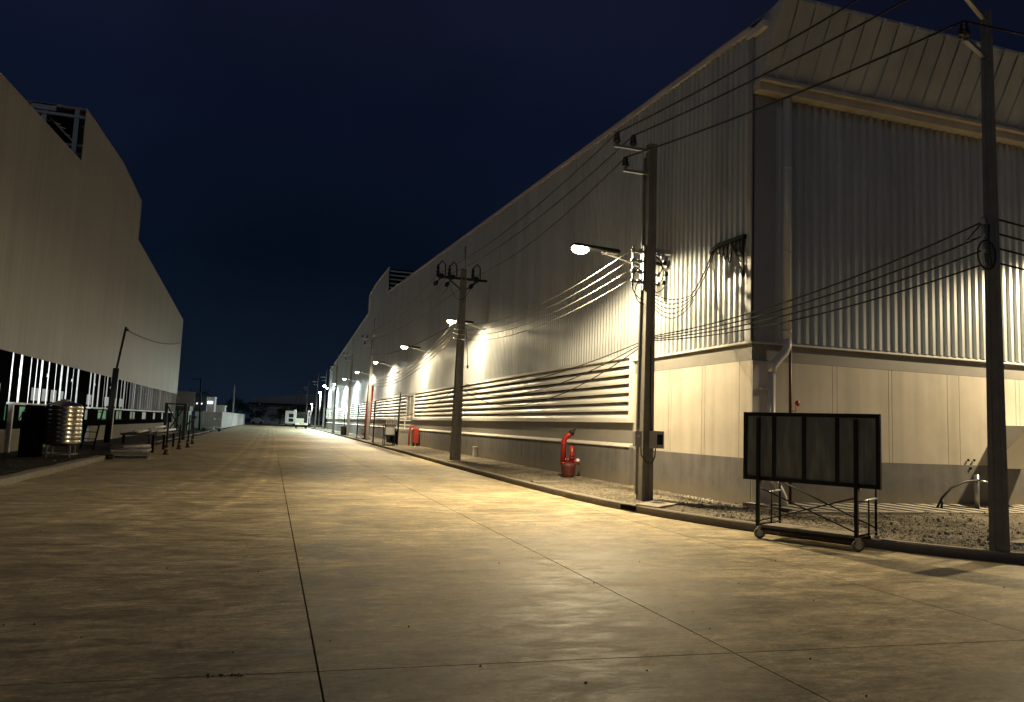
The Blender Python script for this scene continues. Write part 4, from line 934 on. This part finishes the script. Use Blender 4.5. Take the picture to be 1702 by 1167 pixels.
b = MB(); b.tube([(-6.8,150,0),(-6.85,150,7.4)], [.22,.12], 10); b.lathe((-6.85,150,7.4), [(.13,0),(.04,.2)], 10); tag(b.build('white_mast', M_whitewall, org=(-6.8,150,0)), 'tall slim white mast rising behind the white fence', 'mast')
SL = thing('post_lamp', (-7.1,86,0), 'dark unlit street lamp with a flat head beside the site booths', 'street lamp')
b = MB(); b.tube([(-7.1,86,0),(-7.2,86,3.2),(-7.35,86,5.4)], [.09,.07,.05], 8); b.build('post', M_black, SL)
b = MB(); b.box(-8.15,-7.2,85.85,86.15,5.38,5.46); b.build('head', M_black, SL)
# trucks parked at the far end
def truck(x, y, lab, cab, s):
    T = thing('truck', (x,y,0), lab, 'truck')
    b = MB(); b.box(x-1.05,x+1.05,y,y+4.6,.75,.95); b.box(x-1.08,x+1.08,y-.06,y+.06,.62,.98); b.build('chassis', M_truck, T)
    if cab == 'flat':
        b = MB(); b.box(x-.95,x+.35,y+.1,y+2.0,.95,1.75); b.build('load_box', mat('ivory_load', (.5,.5,.38), .5), T)
        for sx in (-1,1):
            b = MB(); xx = x+sx*1.02
            for q in ((.0),(.7)): b.box(xx-.05,xx+.05,y+.1+q,y+.2+q,.95,3.1)
            b.box(xx-.36*(sx<0)-.05,xx+.36*(sx>0)+.05,y+.08,y+.14,3.0,3.2); b.box(xx-.36*(sx<0)-.05,xx+.36*(sx>0)+.05,y+.08,y+.14,1.9,2.0); b.box(xx+sx*.33-.05,xx+sx*.33+.05,y+.08,y+.14,.95,3.2)
            b.build('tail_gate_post', M_truck, T)
        b = MB(); b.box(x-.4,x+.5,y-.075,y-.062,.72,.9); b.build('number_board', mat('yellow_board', (.5,.45,.05), .5), T)
        b = MB(); b.box(x-1.0,x+1.0,y+3.0,y+4.6,.95,2.9); b.build('cab', M_glassdark, T)
    else:
        b = MB(); b.box(x-1.1,x+1.1,y,y+3.6,.95,3.3); b.build('body', M_truck, T)
        b = MB(); b.box(x-.4,x+.75,y-.02,y-.003,1.9,2.7); b.box(x-.4,x+.75,y-.02,y-.003,1.0,1.7); b.build('window', M_glassdark, T)
        b = MB(); b.box(x-1.0,x+1.0,y+3.7,y+5.3,.9,2.6); b.build('cab', M_truck, T)
    for sx in (-.82,.82):
        for yy in (.8, 3.9):
            b = MB(); b.lathe((x+sx-.13,y+yy,.45), [(.2,0),(.45,.02),(.45,.24),(.2,.26)], 18, axis=(1,0,0)); w = b.build('wheel', M_rubber, T)
truck(5.2, 137, 'white flatbed truck with tall tail posts parked at the road end', 'flat', 1)
truck(4.0, 166, 'white box truck parked just ahead of the flatbed truck', 'box', 1)
# distant shed and the trees at the end of the road
DS = thing('distant_shed', (2,262,0), 'broad dark grey shed closing the end of the road', 'shed')
b = MB(); b.hexa([(-6,260,0),(14,260,0),(14,290,0),(-6,290,0),(-6,260,8.1),(14,260,10.2),(14,290,10.2),(-6,290,8.1)]); b.build('wall', M_shed, DS)
b = MB(); b.hexa([(-7.4,258.5,5.9),(14,258.5,6.0),(14,259.9,6.0),(-7.4,259.9,5.9),(-7.4,258.5,6.4),(14,258.5,6.4),(14,259.9,6.4),(-7.4,259.9,6.4)]); b.build('canopy', M_dark, DS)
b = MB(); b.box(-.8,6,259.9,259.99,4.8,5.4); b.build('light_band', M_whitewall, DS)
def tree(x, y, h, w, lab, seed):
    rr = random.Random(seed); T = thing('tree', (x,y,0), lab, 'tree', 'trees at the end of the road')
    b = MB(); b.tube([(x,y,0),(x+.1,y,h*.3),(x-.1,y,h*.6)], [.22,.16,.06], 7)
    for k in range(5): a = rr.uniform(0,6.28); b.tube([(x,y,h*.3),(x+math.cos(a)*w*.35,y+math.sin(a)*w*.35,h*.62)], [.09,.03], 5)
    b.build('trunk', M_bark, T)
    b = MB(); cl = [(Vector((x+rr.gauss(0,w*.28), y+rr.gauss(0,w*.28), h*rr.uniform(.35,.92))), rr.uniform(.5,1)*w*.26) for _ in range(11)]
    for k in range(1500):
        c, r = rr.choice(cl); d = Vector((rr.gauss(0,1),rr.gauss(0,1),rr.gauss(0,.8))).normalized()*r*rr.uniform(.5,1.1); p = c+d
        u = Vector((rr.gauss(0,1),rr.gauss(0,1),rr.gauss(0,1))).normalized(); v = u.cross(Vector((rr.gauss(0,1),rr.gauss(0,1),rr.gauss(0,1)))).normalized(); s = rr.uniform(.12,.3)
        b.face([p-u*s, p+v*s*.5, p+u*s, p-v*s*.5])
    b.build('crown', M_leaf, T)
for k, (x, y, h, w, lab) in enumerate(((-34,150,8,8,'dark tree behind the site cabins'),(-25,175,6.5,7,'low dark tree behind the white fence mast'),(-16,190,6.6,7,'round dark tree over the end of the white fence'),
    (-10.5,215,6.2,6.5,'bushy dark tree left standing between fence and distant shed'),(-4,225,5.6,6,'short dark tree in front of the distant shed wall'),(2.5,222,4.6,6,'smallest dark tree in front of the distant shed'),(8.2,215,5.6,6,'dark tree behind the parked trucks'),(14.5,200,6.8,7,'dark tree behind the pole row past the warehouse'))):
    tree(x, y, h, w, lab, k)
CR = thing('parked_car', (-3.2,205,0), 'small dark parked car with pale roof glints under the trees', 'car')
b = MB(); b.box(-4.8,-1.6,204,205.8,.3,1.0); b.hexa([(-4.3,204.1,1.0),(-2.1,204.1,1.0),(-2.1,205.7,1.0),(-4.3,205.7,1.0),(-3.9,204.3,1.5),(-2.5,204.3,1.5),(-2.5,205.5,1.5),(-3.9,205.5,1.5)]); b.build('body', M_truck, CR)
for x in (-4.2,-2.3):
    b = MB(); b.lathe((x,203.95,.32), [(.1,0),(.32,.02),(.32,.2),(.1,.22)], 14, axis=(0,1,0)); b.build('wheel', M_rubber, CR)

# ------------------------------------------------------------------ night sky
W = bpy.data.worlds.new('World'); S.world = W; W.use_nodes = True
nt = W.node_tree; N = nt.nodes; L = nt.links; bg = N['Background']
tc = N.new('ShaderNodeTexCoord'); sp = N.new('ShaderNodeSeparateXYZ'); L.new(tc.outputs['Generated'], sp.inputs[0])
rp = N.new('ShaderNodeValToRGB'); e = rp.color_ramp.elements
e[0].position = 0; e[0].color = (.0068,.0130,.0250,1); e[1].position = 1; e[1].color = (.0080,.0088,.0230,1)
for pos, col in ((.06,(.0052,.0100,.0205,1)),(.20,(.0021,.0050,.0125,1)),(.38,(.0030,.0052,.0150,1)),(.6,(.0068,.0078,.0205,1))):
    q = e.new(pos); q.color = col
nz = N.new('ShaderNodeTexNoise'); nz.inputs['Scale'].default_value = 2.2; nz.inputs['Detail'].default_value = 4; L.new(tc.outputs['Generated'], nz.inputs['Vector'])
mr = N.new('ShaderNodeMapRange'); mr.inputs['From Min'].default_value = .3; mr.inputs['From Max'].default_value = .7; mr.inputs['To Min'].default_value = .58; mr.inputs['To Max'].default_value = 1.12
L.new(nz.outputs['Fac'], mr.inputs['Value']); L.new(mr.outputs[0], bg.inputs['Strength'])
L.new(sp.outputs['Z'], rp.inputs[0]); L.new(rp.outputs[0], bg.inputs['Color'])

# inside light of the shed (from the fluorescent tube)
al = bpy.data.lights.new('shed_light', 'AREA'); al.energy = 75; al.spread = math.radians(50); al.size = 1.2; al.size_y = .2; al.shape = 'RECTANGLE'; al.color = (.88,.95,1)
ao = bpy.data.objects.new('shed_light', al); COL.objects.link(ao); ao.location = (-10.2,26.2,2.75); ao.rotation_euler = (math.radians(91),0,.0); ao['kind'] = 'structure'

# added faint cool fill lamp behind the camera, lifting the unlit walls
ml = bpy.data.lights.new('wall_fill', 'SUN'); ml.energy = .085; ml.angle = math.radians(25); ml.color = (.82,.92,1)
mo_ = bpy.data.objects.new('wall_fill', ml); COL.objects.link(mo_); mo_.rotation_euler = Vector((.62,.66,-.42)).to_track_quat('-Z','Y').to_euler(); mo_['kind'] = 'structure'

S.view_settings.view_transform = 'Standard'; S.view_settings.look = 'None'; S.view_settings.exposure = .3; S.view_settings.gamma = 1
S.cycles.use_denoising = True; S.cycles.max_bounces = 6; S.cycles.sample_clamp_indirect = 4
try: S.cycles.denoiser = 'OPENIMAGEDENOISE'
except Exception: pass
